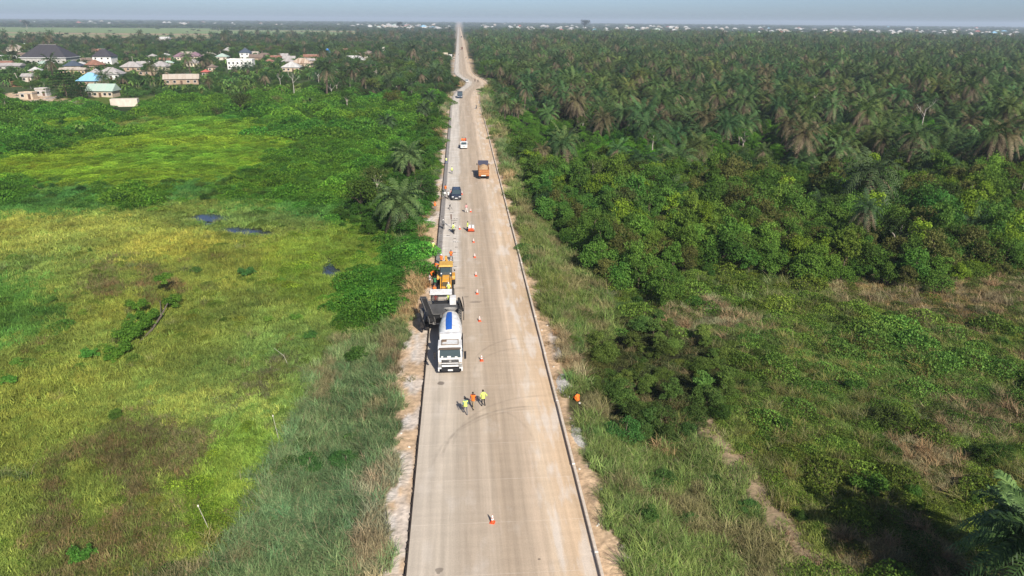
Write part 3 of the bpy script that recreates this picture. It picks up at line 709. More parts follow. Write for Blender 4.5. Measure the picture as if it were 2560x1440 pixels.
# ------------------------------------------------------------------ scatter
CLEAR = []            # (x, y, radius): nothing grows here (houses, their yards)
def clear_of(x, y, pad=0.0):
    k = np.ones(len(x), bool)
    for cx, cy, r in CLEAR: k &= (x - cx) ** 2 + (y - cy) ** 2 > (r + pad) ** 2
    return k
def cand(dens, r0, r1, margin=200, zt=0.0):
    """evenly jittered ground points between two distances, in and around the view"""
    s = 1 / math.sqrt(dens); w0, w1 = r1 * math.sin(R(-52)), r1 * math.sin(R(60))
    xs = np.arange(w0, w1, s); ys = np.arange(0 if r0 < 100 else r0 * .45, r1, s)
    out = []
    for blk in np.array_split(ys, max(1, len(xs) * len(ys) // 2_000_000)):
        X, Y = np.meshgrid(xs, blk); X = X.ravel() + rng.uniform(-.5, .5, X.size) * s; Y = Y.ravel() + rng.uniform(-.5, .5, Y.size) * s
        rr = np.hypot(X, Y); k = (rr >= r0) & (rr < r1); X, Y = X[k], Y[k]
        p, d = proj(np.stack([X, Y, np.full(len(X), zt - 1.5)], 1))
        k = (d > 5) & (p[:, 0] > -margin) & (p[:, 0] < 2560 + margin) & (p[:, 1] < 1440 + margin * 1.3) & (p[:, 1] > -100)
        out.append(np.stack([X[k], Y[k]], 1))
    P = np.concatenate(out); return P[:, 0], P[:, 1]
def pick(zn, table):
    """probability per point from a table zone -> probability"""
    p = np.zeros(len(ZN))
    for k, v in table.items(): p[ZI[k]] = v
    return rng.random(len(zn)) < p[zn]
def tints(zn, x, y, table, var=.12, seed=0):
    T = np.full((len(ZN), 3), .08)
    for k, v in table.items(): T[ZI[k]] = v
    c = T[zn].copy(); n = fbm(x / 6, y / 6, 200 + seed, 3) - .5; m_ = fbm(x / 22, y / 22, 300 + seed, 2) - .5
    c *= (1 + n * .9)[:, None]; c[:, 0] *= 1 + m_ * .55; c[:, 2] *= 1 - m_ * .5
    c *= 1 + rng.normal(0, var, (len(x), 1)); c[:, 0] *= 1 + rng.normal(0, var, len(x)) * .6
    return np.clip(c, .008, .6)
def gn_mass(name, label, P, rot, scl, tint, idx, sources):
    me = bpy.data.meshes.new(name); n = len(P); me.vertices.add(n); me.vertices.foreach_set('co', P.astype(np.float32).ravel())
    def attr(nm, ty, key, arr): a = me.attributes.new(nm, ty, 'POINT'); a.data.foreach_set(key, np.ascontiguousarray(arr).ravel())
    attr('rot', 'FLOAT_VECTOR', 'vector', rot.astype(np.float32)); attr('scl', 'FLOAT_VECTOR', 'vector', scl.astype(np.float32))
    attr('tint', 'FLOAT_COLOR', 'color', np.concatenate([tint, np.ones((n, 1))], 1).astype(np.float32)); attr('pick', 'INT', 'value', idx.astype(np.int32))
    o = link(name, me); tag(o, label, kind='stuff')
    g = bpy.data.node_groups.new(name, 'GeometryNodeTree')
    g.interface.new_socket('Geometry', in_out='INPUT', socket_type='NodeSocketGeometry'); g.interface.new_socket('Geometry', in_out='OUTPUT', socket_type='NodeSocketGeometry')
    N = g.nodes.new; L = g.links.new; gi = N('NodeGroupInput'); go = N('NodeGroupOutput'); jn = N('GeometryNodeJoinGeometry')
    def na(nm, ty): a = N('GeometryNodeInputNamedAttribute'); a.data_type = ty; a.inputs[0].default_value = nm; return a.outputs[0]
    ro, sc, pk = na('rot', 'FLOAT_VECTOR'), na('scl', 'FLOAT_VECTOR'), na('pick', 'INT')
    e2r = N('FunctionNodeEulerToRotation'); L(ro, e2r.inputs[0])
    for k, s_ in enumerate(sources):
        oi = N('GeometryNodeObjectInfo'); oi.inputs[0].default_value = s_; oi.inputs['As Instance'].default_value = True
        eq = N('FunctionNodeCompare'); eq.data_type = 'INT'; eq.operation = 'EQUAL'; L(pk, eq.inputs[2]); eq.inputs[3].default_value = k
        ip = N('GeometryNodeInstanceOnPoints'); L(gi.outputs[0], ip.inputs['Points']); L(eq.outputs[0], ip.inputs['Selection']); L(oi.outputs['Geometry'], ip.inputs['Instance'])
        L(e2r.outputs[0], ip.inputs['Rotation']); L(sc, ip.inputs['Scale']); L(ip.outputs[0], jn.inputs[0])
    L(jn.outputs[0], go.inputs[0]); md = o.modifiers.new('scatter', 'NODES'); md.node_group = g
    return o
def lay(x, y, s, tint, nvar, tilt=.08, sz=None, sink=0.0):
    n = len(x); z = field_z(x, y) - sink
    P = np.stack([x, y, z], 1); rot = np.stack([rng.normal(0, tilt, n), rng.normal(0, tilt, n), rng.uniform(0, 6.283, n)], 1)
    scl = np.stack([s, s, s * (1 if sz is None else sz)], 1)
    return [P, rot, scl, tint, rng.integers(0, nvar, n)]
def join(L_): return [np.concatenate(q) for q in zip(*L_)]
NCNT = {}
def mass(name, label, layers, key):
    a = join(layers); NCNT[name] = len(a[0]); return gn_mass(name, label, *a, SRC[key])
def individuals(a, keep, name, partnames, protos, label, cat, group):
    """the ones that show largest: each an object with its parts"""
    P, rot, scl, tint, idx = a
    p, dep = proj(P); vis = (p[:, 0] > -20) & (p[:, 0] < 2580) & (p[:, 1] > 0) & (p[:, 1] < 1480)
    order = np.argsort(np.where(vis, dep / scl[:, 0], 1e9))[:min(keep, int(vis.sum()))]
    for i in order:
        lb, gp = (label, group) if isinstance(label, str) else label(P[i], tint[i])
        e = empty(name, P[i]); e.rotation_euler = rot[i]; e.scale = scl[i]; tag(e, lb, cat, gp)
        for pn, me in zip(partnames, protos[idx[i]]):
            c = link(pn, me, e); c['tint'] = [float(q) for q in tint[i]]
    k = np.ones(len(P), bool); k[order] = False
    return [q[k] for q in a]
# ================================================================== houses
def sheet_mat(name, col, stripe=None, amt=.5):
    """corrugated roofing with patches of rust or fading along the sheets"""
    if name in _mats: return _mats[name]
    m, nt, b = nodes_of(name); N = nt.nodes.new; L = nt.links.new
    tc = N('ShaderNodeTexCoord'); mp = N('ShaderNodeMapping'); mp.inputs['Scale'].default_value = (1.1, .07, .07); L(tc.outputs['Object'], mp.inputs[0])
    no = N('ShaderNodeTexNoise'); no.inputs['Scale'].default_value = 1.3; no.inputs['Detail'].default_value = 4; L(mp.outputs[0], no.inputs['Vector'])
    mx = N('ShaderNodeMix'); mx.data_type = 'RGBA'; mr = N('ShaderNodeMapRange'); mr.inputs[1].default_value = .45; mr.inputs[2].default_value = .62; mr.inputs[4].default_value = amt
    L(no.outputs[0], mr.inputs[0]); L(mr.outputs[0], mx.inputs[0]); mx.inputs[6].default_value = (*col, 1)
    st = stripe or tuple(c * .7 for c in col); mx.inputs[7].default_value = (*st, 1); L(mx.outputs[2], b.inputs['Base Color'])
    b.inputs['Roughness'].default_value = .55; b.inputs['Metallic'].default_value = .0; b.inputs['Specular IOR Level'].default_value = .3
    wv = N('ShaderNodeTexWave'); wv.inputs['Scale'].default_value = 2.2; L(tc.outputs['Object'], wv.inputs['Vector'])
    bp = N('ShaderNodeBump'); bp.inputs['Strength'].default_value = .3; bp.inputs['Distance'].default_value = .05; L(wv.outputs[0], bp.inputs['Height']); L(bp.outputs[0], b.inputs['Normal'])
    _mats[name] = m; return m
ROOFC = dict(grey=((.42, .39, .37), (.30, .27, .25)), tan=((.46, .40, .33), (.36, .29, .22)), black=((.060, .056, .062), (.045, .042, .047)), white=((.55, .54, .51), (.38, .36, .33)), blue=((.06, .22, .58), (.05, .18, .5)),
             lblue=((.24, .48, .66), (.28, .5, .66)), green=((.38, .50, .42), (.46, .50, .44)), purple=((.25, .155, .185), (.22, .14, .165)), rust=((.30, .15, .10), (.2, .10, .07)), striped=((.52, .42, .32), (.24, .12, .07)),
             red=((.50, .13, .10), (.4, .12, .09)), slate=((.13, .16, .24), (.11, .13, .2)), navy=((.07, .09, .12), (.06, .08, .1)), brown=((.22, .16, .125), (.17, .12, .09)))
def roofm(k): a, b = ROOFC[k]; return sheet_mat('roof_sheet_' + k, a, b, .75 if k == 'striped' else .55)
WALLC = dict(tan=(.50, .40, .29), cream=(.62, .54, .40), white=(.72, .70, .66), mud=(.36, .26, .18), grey=(.42, .40, .37), ochre=(.55, .40, .22), pale=(.60, .52, .43))
def wallm(k): return mat('plaster_' + k, WALLC[k], .9, var=.16, scale=.7)
PANE = glass('window_pane', (.018, .02, .022)); FRAME = mat('window_frame_paint', (.62, .60, .56), .6)
def hip(mb, w, d, z, h, ov=.6, gable=False):
    a, b = w / 2 + ov, d / 2 + ov; r = max(0, a - b) if not gable else a
    V = [(-a, -b, z), (a, -b, z), (a, b, z), (-a, b, z), (-r, 0, z + h), (r, 0, z + h)]
    mb.add(V, [(0, 1, 5, 4), (1, 2, 5), (2, 3, 4, 5), (3, 0, 4), (3, 2, 1, 0)])
    mb.add([(-a, -b, z - .14), (a, -b, z - .14), (a, b, z - .14), (-a, b, z - .14), (-a, -b, z), (a, -b, z), (a, b, z), (-a, b, z)], [(0, 1, 5, 4), (1, 2, 6, 5), (2, 3, 7, 6), (3, 0, 4, 7), (3, 2, 1, 0)])
def house(px, py, wpx, roof, wall, label, storeys=1, kind='hip', yaw=0.0, dr=.7, rise=None, wins=4, cat='house', name='village_house', trim=None, hgt=None, front=26):
    p = at(px, py, -.8); dep = depth_at(px, py, -.8); w = wpx * dep / FPX * .93; d = max(4.0, w * dr)
    p.y += d / 2; p.z = float(field_z(np.array([p.x]), np.array([p.y]))[0]) - .1
    o = empty(name, p, yaw); tag(o, label, cat)
    h = hgt or (3.0 * storeys); mb = MB(); mb.box((0, 0, h / 2), (w, d, h)); wl = mb.part('wall', wallm(wall), o)
    if kind in ('hip', 'gable'):
        mb = MB(); hip(mb, w, d, h + .1, rise or max(1.4, .42 * min(w, d) * .8), .7, kind == 'gable'); rf = mb.part('roof', roofm(roof), o)
        if trim:
            mb = MB(); a, b = w / 2 + .72, d / 2 + .72
            for sx in (-1, 1): mb.box((sx * a, 0, h), (.06, 2 * b, .34))
            for sy in (-1, 1): mb.box((0, sy * b, h), (2 * a + .1, .06, .34))
            mb.part('fascia', mat('fascia_white', (.75, .74, .72), .6), rf)
        rg = MB(); r_ = max(0, (w - d) / 2); rg.box((0, 0, h + .13 + (rise or max(1.4, .42 * min(w, d) * .8))), (2 * r_ + .5, .3, .1)); rg.part('ridge_cap', mat('ridge_cap_metal', (.55, .53, .5), .5), rf)
    elif kind == 'flat':
        mb = MB(); mb.box((0, 0, h + .12), (w + .3, d + .3, .22)); rf = mb.part('roof', roofm(roof), o)
        mb = MB()
        for sx in (-1, 1): mb.box((sx * w / 2, 0, h + .5), (.2, d, .6))
        for sy in (-1, 1): mb.box((0, sy * d / 2, h + .5), (w + .2, .2, .6))
        mb.part('parapet', wallm(wall), rf)
    for st in range(storeys):
        for i in range(wins):
            x = -w / 2 + (i + .5) * w / wins; z = st * 3.0 + 1.6
            if st == 0 and i == wins // 2:
                m2 = MB(); m2.box((x, -d / 2 - .02, 1.1), (1.15, .08, 2.2)); m2.part('door', mat('door_brown', (.12, .07, .045), .6), o); continue
            m2 = MB(); m2.box((x, -d / 2 - .02, z), (1.5, .07, 1.4)); wn_ = m2.part('window', FRAME, o)
            m2 = MB(); m2.box((x, -d / 2 - .045, z), (1.26, .05, 1.16)); m2.part('pane', PANE, wn_)
    CLEAR.append((p.x, p.y, max(w, d) * .55 + 1.5))
    q = front; k = 1
    while k * 5 <= q: CLEAR.append((p.x * (1 - (d / 2 + k * 5) / p.y), p.y - d / 2 - k * 5, w * .42 + 1)); k += 1
    return o, p, w, d, h
V_ = 'in the village left of the road'
HOUSES = [
 dict(px=27, py=129, wpx=50, roof='tan', wall='pale', label='tan hip-roofed bungalow at the far left edge, behind the big black roof', dr=.6),
 dict(px=110, py=158, wpx=116, roof='black', wall='grey', label='very large bungalow with a black hip roof and white fascia', dr=.62, rise=9.5, wins=9, trim=1, hgt=4.5),
 dict(px=257, py=161, wpx=48, roof='black', wall='white', label='two-storey white house under a steep black hip roof', storeys=2, dr=.8, rise=5.5, wins=3),
 dict(px=178, py=176, wpx=40, roof='navy', wall='tan', label='small house with a dark blue-black pyramid roof', dr=.9, rise=3.4, yaw=.2),
 dict(px=233, py=173, wpx=36, roof='rust', wall='mud', label='low house with a dark rust-brown roof below the two-storey white house', dr=.8, rise=3.4, yaw=-.2, wins=2),
 dict(px=219, py=160, wpx=30, roof='brown', wall='tan', label='small grey-brown gabled house beside the two-storey white house', kind='gable', dr=.6),
 dict(px=274, py=121, wpx=58, roof='slate', wall='tan', label='long low building with a slate-blue sheet roof', kind='gable', dr=.3, rise=2.6, wins=6),
 dict(px=234, py=116, wpx=20, roof='green', wall='pale', label='small pale green roof next to the long slate-blue roof', dr=.8, wins=2),
 dict(px=272, py=199, wpx=56, roof='grey', wall='white', label='white-walled house with a grey hip roof above the blue roof', dr=.75, rise=3.6),
 dict(px=236, py=195, wpx=32, roof='grey', wall='grey', label='light grey pitched roof just left of the white-walled grey-roofed house', dr=1.0, wins=2, yaw=.25),
 dict(px=222, py=216, wpx=54, roof='lblue', wall='mud', label='house with a bright light-blue hip roof', dr=.8, rise=4.0, wins=3, front=5),
 dict(px=252, py=241, wpx=66, roof='green', wall='tan', label='long tan house with a weathered pale green gabled roof and dark windows', kind='gable', dr=.6, rise=3.0, yaw=-.06, wins=5),
 dict(px=103, py=237, wpx=28, roof='tan', wall='grey', label='unfinished block hut with a flat top and white front', kind='flat', dr=.8, wins=2),
 dict(px=66, py=246, wpx=34, roof='grey', wall='tan', label='low tan shed with a flat grey roof by the dirt track', kind='flat', dr=.5, wins=2, hgt=2.4),
 dict(px=182, py=186, wpx=64, roof='tan', wall='ochre', label='long ochre building with a row of windows above the dark spreading tree', kind='gable', dr=.25, rise=1.2, wins=7),
 dict(px=24, py=176, wpx=56, roof='grey', wall='grey', label='grey sheet roof at the left edge below the colonnade', kind='gable', dr=.5, rise=1.6),
 dict(px=14, py=167, wpx=30, roof='rust', wall='mud', label='rust-red roof at the left edge', kind='gable', dr=.5, rise=1.4, wins=2),
 dict(px=84, py=124, wpx=26, roof='tan', wall='ochre', label='small ochre house between the far-left bungalow and the black roof', kind='gable', dr=.6, wins=2),
 dict(px=325, py=178, wpx=50, roof='grey', wall='mud', label='grey hip-roofed bungalow with brown walls among bananas', dr=.75, rise=3.2, yaw=.12),
 dict(px=398, py=176, wpx=44, roof='grey', wall='cream', label='grey hip-roofed bungalow with cream walls right of the brown-walled one', dr=.8, rise=3.2, yaw=-.12),
 dict(px=450, py=150, wpx=32, roof='purple', wall='cream', label='left one of the two purple hip-roofed houses', dr=.9, rise=3.6),
 dict(px=486, py=150, wpx=32, roof='purple', wall='cream', label='right one of the two purple hip-roofed houses', dr=.9, rise=3.6),
 dict(px=481, py=168, wpx=34, roof='grey', wall='cream', label='light grey low roof below the purple-roofed houses', dr=.7, yaw=.3),
 dict(px=382, py=189, wpx=74, roof='brown', wall='mud', label='roofless brown ruin in the grass below the cream bungalow', kind='none', dr=.2, wins=5, hgt=2.2),
 dict(px=452, py=211, wpx=84, roof='tan', wall='mud', label='long mud building with a sagging tan roof', kind='gable', dr=.28, rise=2.4, yaw=.22, wins=5),
 dict(px=514, py=191, wpx=17, roof='red', wall='mud', label='tiny hut with a bright red roof', dr=.9, wins=2),
 dict(px=554, py=150, wpx=28, roof='green', wall='pale', label='pale hip roof left of the white multi-storey building', dr=.8, wins=2),
 dict(px=601, py=173, wpx=66, roof='white', wall='white', label='white flat-topped two-storey building among the trees', storeys=2, kind='flat', dr=.4, wins=6, cat='building', name='apartment_building', hgt=6.6),
 dict(px=613, py=149, wpx=26, roof='navy', wall='white', label='small white house with a dark pyramid roof behind the flat-topped building', dr=.9, rise=3.8, storeys=2, wins=2),
 dict(px=640, py=152, wpx=34, roof='brown', wall='mud', label='brown sheet roof right of the dark pyramid roof', kind='gable', dr=.7, wins=2),
 dict(px=308, py=262, wpx=66, roof='white', wall='pale', label='long pale free-standing wall at the edge of the scrub', kind='none', dr=.02, wins=0, hgt=3.2, cat='wall', name='boundary_wall', yaw=.2),
 dict(px=727, py=179, wpx=46, roof='white', wall='tan', label='tan house with a bright white hip roof', dr=.85, rise=3.4),
 dict(px=752, py=168, wpx=52, roof='striped', wall='tan', label='house with a rust-striped pale hip roof behind the white roof', dr=.7, rise=3.6),
 dict(px=780, py=150, wpx=44, roof='rust', wall='mud', label='row of low rust-brown roofs', kind='gable', dr=.4, wins=3),
 dict(px=411, py=108, wpx=24, roof='white', wall='pale', label='gabled two-storey house alone among trees near the brown field', storeys=2, kind='gable', dr=.7, wins=2),
 dict(px=817, py=141, wpx=26, roof='blue', wall='cream', label='house with a vivid blue hip roof', dr=.9, rise=4.2, wins=2),
 dict(px=843, py=141, wpx=12, roof='blue', wall='cream', label='small vivid blue roof right of the larger one', dr=.9, wins=2),
 dict(px=882, py=162, wpx=66, roof='white', wall='ochre', label='long whitish roof with a raised middle among bananas', dr=.5, rise=4.0, wins=5),
 dict(px=920, py=144, wpx=58, roof='brown', wall='mud', label='long brown-grey roof near the water tank', kind='gable', dr=.25, wins=5),
 dict(px=1093, py=143, wpx=56, roof='tan', wall='cream', label='long cream walled compound beside the road', kind='flat', dr=.5, wins=4, hgt=3.2),
 dict(px=1126, py=148, wpx=9, roof='white', wall='white', label='small white kiosk at the road edge', kind='flat', dr=1, wins=1),
 dict(px=1033, py=143, wpx=13, roof='lblue', wall='white', label='small light-blue roof left of the cream compound', dr=.9, wins=2),
 dict(px=1204, py=109, wpx=10, roof='tan', wall='white', label='small white house by the palms right of the far road', dr=.8, wins=2),
 dict(px=1752, py=89, wpx=22, roof='white', wall='tan', label='pale roofed house standing out above the palm grove', dr=.7, wins=3),
 dict(px=1857, py=97, wpx=14, roof='tan', wall='tan', label='tan roof at the far edge of the palm grove', dr=.7, wins=2),
 dict(px=2119, py=95, wpx=10, roof='white', wall='white', label='small pointed white roof beyond the palms', dr=.9, rise=4, wins=2),
 dict(px=2480, py=96, wpx=30, roof='slate', wall='tan', label='long tan building with a dark roof near the right edge', kind='gable', dr=.4, wins=4),
 dict(px=2424, py=101, wpx=26, roof='rust', wall='pale', label='pale building with a brownish roof below the long tan one', kind='gable', dr=.4, wins=3),
]
for hq in HOUSES: house(**hq)
# smaller roofs that fill the village
def fill_village():
    wn_ = dict(grey='grey', tan='tan', rust='rust-brown', white='white', brown='brown', green='pale green'); n = 0
    while n < 34:
        px = random.uniform(0, 1000); py = random.uniform(118, 205) if px < 560 else random.uniform(132, 170)
        q = at(px, py, -.8)
        if any((q.x - cx) ** 2 + (q.y - cy) ** 2 < (r_ + 7) ** 2 for cx, cy, r_ in CLEAR): continue
        rf = random.choice(['grey', 'tan', 'rust', 'white', 'brown', 'grey', 'green']); where = 'behind the big black roof' if px < 180 and py < 150 else ('near the left village edge' if px < 200 else ('between the purple roofs and the white building' if 400 < px < 640 and py < 175 else ('in the banana gardens' if px < 560 else 'in the woods towards the road')))
        o, *_ = house(px, py, random.uniform(16, 30), rf, random.choice(['tan', 'cream', 'pale', 'mud']), f'small village house with a {wn_[rf]} roof {where}', kind=random.choice(['hip', 'gable']), yaw=random.uniform(-.4, .4), dr=random.uniform(.6, .9), wins=2, front=9)
        o['group'] = f'{wn_[rf]}-roofed small houses {where}'; n += 1
fill_village()
# white colonnade, gate canopy, water tank, poles
def extras():
    wh = mat('white_paint', (.74, .73, .70), .6)
    p = at(22, 152, -.8); dep = depth_at(22, 152, -.8); w = 44 * dep / FPX; o = empty('colonnade', p); tag(o, 'row of white columns under a flat beam at the left edge', 'colonnade')
    mb = MB(); mb.box((0, 0, 4.2), (w, 1.2, .5)); mb.part('beam', wh, o)
    mb = MB(); mb.cyl((0, 0, -.2), (0, 0, 4), .38, .34, 10); mb.box((0, 0, .1), (1, 1, .3)); cm = mb.mesh('column', wh)
    for i in range(8): c = link('column', cm, o); c.location = (-w / 2 + .6 + i * (w - 1.2) / 7, 0, 0)
    CLEAR.append((p.x, p.y - 4, w * .5))
    p = at(1079, 146, -.8); o = empty('gate_canopy', p); tag(o, 'dark red gate canopy over the cream compound wall', 'gate'); dep = depth_at(1079, 146, -.8); w = 30 * dep / FPX
    dk = mat('oxide_red', (.16, .07, .05), .7)
    for sx in (-.5, .5): mb = MB(); mb.box((sx * w * .8, 0, 3.2), (.9, .9, 6.4)); mb.part('pillar', dk, o)
    mb = MB(); hip(mb, w, 3.4, 6.4, 1.1, .6); mb.part('roof', dk, o)
    p = at(960, 146, -.8); o = empty('water_tank', p); tag(o, 'pale water tank on a steel tower beside the long brown roof', 'water tank'); st = mat('tower_steel', (.2, .18, .16), .6)
    for sx in (-1, 1):
        for sy in (-1, 1): mb = MB(); mb.box((sx * 1.2, sy * 1.2, 3.2), (.2, .2, 7)); mb.part('leg', st, o)
    mb = MB(); mb.box((0, 0, 6.8), (3.2, 3.2, .2)); mb.part('platform', st, o)
    mb = MB(); mb.cyl((0, 0, 6.9), (0, 0, 10), 1.6, 1.5, 16); mb.lathe((0, 0, 10), (0, 0, 1), [(0, 1.5), (.35, .9), (.5, .3)], 16); mb.part('tank', mat('tank_cream', (.66, .60, .50), .5), o)
    pm = mat('pole_wood', (.42, .37, .31), .9)
    for (px, py, hpx, lean, lb) in ((50, 208, 26, -.28, 'leaning pale pole in the scrub at far left'), (78, 222, 34, -.06, 'upright pale pole near the unfinished block hut'), (206, 168, 22, -.03, 'utility pole in front of the grey-brown gabled house'), (333, 160, 18, 0, 'pole above the brown-walled grey bungalow'), (922, 140, 10, 0, 'short pole among the brown roofs')):
        p = at(px, py, -.8); dep = depth_at(px, py, -.8); hh = hpx * dep / FPX; o = empty('utility_pole', p); tag(o, lb, 'pole'); o.rotation_euler = (0, lean, 0)
        mb = MB(); mb.cyl((0, 0, -.3), (0, 0, hh), .2, .13, 8); mb.part('shaft', pm, o); mb = MB(); mb.box((0, 0, hh * .93), (1.6, .12, .12)); mb.part('crossarm', pm, o)
        CLEAR.append((p.x, p.y - 2, 2.5))
extras()
# ---- the far town: small houses, each its own object
def far_town():
    kinds = []
    for rf, wl in (('white', 'pale'), ('tan', 'tan'), ('grey', 'cream'), ('rust', 'pale'), ('lblue', 'white'), ('green', 'pale'), ('red', 'cream'), ('white', 'white')):
        mb = MB(); mb.box((0, 0, 1.9), (14, 10, 3.8)); mb.cur = 1; hip(mb, 14, 10, 3.9, 3.0, .8)
        kinds.append((rf, mb.mesh('far_house', [wallm(wl), roofm(rf)])))
    nm = dict(white='white', tan='tan', grey='grey', rust='rust-brown', lblue='light blue', green='pale green', red='red')
    spots = []
    for i in range(60): spots.append((random.uniform(0, 720), random.triangular(57, 71, 66), 'left'))
    for i in range(70): spots.append((random.gauss(1010, 70), random.triangular(60, 78, 71), 'centre'))
    for i in range(190): spots.append((random.uniform(1200, 2560), random.triangular(60, 84, 69), 'right'))
    for px, py, side in spots:
        py += (px - 1280) * .0082
        if 1135 < px < 1175: continue
        p = at(px, py, -.8); s_ = random.uniform(.6, 1.1) * (1.2 if p.y > 2500 else 1); k = random.choices(range(8), [8, 5, 5, 2, 1, 1.2, .8, 6])[0]
        o = link('far_house', kinds[k][1]); o.location = p; o.rotation_euler = (0, 0, random.uniform(-.6, .6)); o.scale = (s_ * random.uniform(.9, 1.7), s_, s_ * random.uniform(1.1, 1.7))
        where = dict(left='beyond the far fields at left', centre='in the settlement left of the road end', right='in the town beyond the palm grove')[side]
        tag(o, f'tiny distant house with a {nm[kinds[k][0]]} roof {where}', 'house', f'distant {nm[kinds[k][0]]}-roofed houses {where}')
        CLEAR.append((p.x, p.y, 9 * s_))
        for t_ in (15, 32, 52): CLEAR.append((p.x * (1 - t_ / p.y), p.y - t_, 9 * s_))
far_town()
# ================================================================== what covers the ground
ROOM = []
q = at(1445, 1004, -.2); CLEAR += [(q.x - .2, q.y - .5, 1.1), (q.x - .5, q.y - 2.0, 1.1)]; ROOM += [(q.x, q.y - 1.5, 3.4)]      # where someone sits on the verge
for px, py, r_ in ((1003, 590, 3.0), (1022, 445, 3.0), (1073, 272, 3), (1060, 300, 3), (968, 330, 3)):      # room for the palms that stand alone
    q = at(px, py, -1.9); ROOM += [(q.x, q.y, r_), (q.x * .97, q.y - 5, r_), (q.x * .94, q.y - 9, r_)]
def plant_everything():
    GT = dict(field=(.245, .33, .07), brown=(.205, .175, .08), pale=(.38, .43, .085), bright=(.21, .32, .05), green=(.115, .27, .05), rfield=(.19, .25, .06), rdry=(.33, .285, .14), village=(.10, .16, .045),
              water=(.1, .12, .03), path=(.2, .15, .09), dirt=(.3, .24, .13), ffgreen=(.17, .24, .09), scrub=(.10, .17, .03), olive=(.09, .1, .03), lettuce=(.18, .25, .03))
    # --- short grass
    L_ = []
    for dens, r0, r1, sc in ((3.2, 30, 75, .95), (2.0, 75, 120, 1.2), (.9, 120, 190, 1.7), (.25, 190, 330, 2.6)):
        x, y = cand(dens, r0, r1); zn = zones(x, y, .012)
        k = pick(zn, dict(field=1, brown=1, pale=1, bright=1, green=.95, rfield=.9, rdry=.9, village=.35, path=.05, dirt=.012, olive=.15)) & clear_of(x, y); x, y, zn = x[k], y[k], zn[k]
        t = tints(zn, x, y, GT, .13, 1); mixb = (zn == ZI['brown']) & (rng.random(len(x)) < .48); t[mixb] = np.array([.17, .21, .05]) * rng.uniform(.8, 1.25, (int(mixb.sum()), 1)); s = sc * rng.uniform(.75, 1.3, len(x)); L_.append(lay(x, y, s, t, 3, .12, np.where(zn == ZI['brown'], 1.15, 1) * (.6 if r0 > 100 else .85)))
    mass('marsh_grass', 'short marsh grass, green, yellowish and brown in drifts', L_, 'grass')
    # --- tall grass of the verges
    RT = dict(reed=(.165, .245, .095), dryreed=(.38, .31, .165), rreed=(.175, .265, .075), rdry=(.30, .23, .12), rfield=(.17, .19, .06), pale=(.3, .3, .1), olive=(.16, .14, .06), clearing=(.12, .2, .04), field=(.2, .22, .06), village=(.14, .18, .05))
    L_ = []
    for dens, r0, r1, sc in ((2.2, 30, 80, .8), (1.3, 80, 130, 1.0), (.6, 130, 220, 1.3), (.2, 220, 420, 1.9)):
        x, y = cand(dens, r0, r1); zn = zones(x, y, .012)
        k = pick(zn, dict(reed=1, dryreed=1, rreed=.85, rdry=.2, rfield=.17, olive=.05, clearing=.06, field=.008, village=.02)) & clear_of(x, y); x, y, zn = x[k], y[k], zn[k]
        t = tints(zn, x, y, RT, .14, 2)
        dry = (np.isin(zn, [ZI['rreed'], ZI['reed']])) & (fbm(x / 3, y / 4, 61, 2) > np.where(x > 0, .63, .74)); t[dry] = t[dry] * .35 + np.array([.30, .23, .12]) * .65
        s = sc * rng.uniform(.65, 1.15, len(x)); L_.append(lay(x, y, s, t, 3, .12))
    mass('verge_grass', 'tall blue-green and straw-coloured grass on the road verges', L_, 'reed')
    # --- creepers and leafy ground cover
    MT = dict(belt=(.075, .19, .02), lettuce=(.21, .36, .03), vine=(.075, .22, .026), scrub=(.085, .215, .022), rfield=(.125, .215, .034), clearing=(.09, .27, .02), field=(.14, .23, .036), green=(.09, .19, .03), brown=(.15, .2, .04), bright=(.16, .28, .03), rreed=(.08, .145, .03),
              thicket=(.07, .12, .022), olive=(.07, .085, .025), rdry=(.09, .14, .03), village=(.08, .16, .03), reed=(.07, .15, .035))
    L_ = []
    for dens, r0, r1, sc in ((1.0, 30, 80, .85), (.75, 80, 130, 1.05), (.42, 130, 230, 1.4), (.13, 230, 420, 2.3)):
        x, y = cand(dens, r0, r1); zn = zones(x, y, .012); pn = fbm(x / 5, y / 8, 63, 3)
        k = pick(zn, dict(belt=.7, lettuce=1, vine=1, scrub=.9, rfield=.5, clearing=1, field=.25, brown=.16, green=.3, bright=.3, rreed=.10, thicket=.5, olive=.5, rdry=.22, village=.3, reed=.05)) & clear_of(x, y)
        k &= ~(np.isin(zn, [ZI['field'], ZI['brown'], ZI['green'], ZI['bright']]) & (pn < .53))
        x, y, zn = x[k], y[k], zn[k]; t = tints(zn, x, y, MT, .15, 3); s = sc * rng.uniform(.7, 1.25, len(x)); s *= np.where(np.isin(zn, [ZI['field'], ZI['brown']]), .7, 1)
        big = np.isin(zn, [ZI['rfield'], ZI['vine'], ZI['scrub']]) & (rng.random(len(x)) < .16); s = np.where(big, s * 1.55, s)
        L_.append(lay(x, y, s, t, 3, .1, np.where(zn == ZI['lettuce'], .7, np.where(big, 1.5, 1.05))))
    mass('leafy_ground_cover', 'creepers and low leafy weeds covering the ground', L_, 'mat')
    # --- shrubs
    ST = dict(belt=(.062, .15, .02), thicket=(.09, .172, .025), olive=(.09, .145, .03), scrub=(.07, .175, .025), vine=(.06, .17, .022), palm=(.065, .135, .02), clearing=(.09, .23, .022), rfield=(.06, .12, .02), wood=(.055, .10, .024), village=(.06, .125, .026), rreed=(.095, .175, .036), field=(.09, .18, .03), green=(.06, .14, .025), rdry=(.08, .12, .03), reed=(.09, .18, .035))
    L_ = []
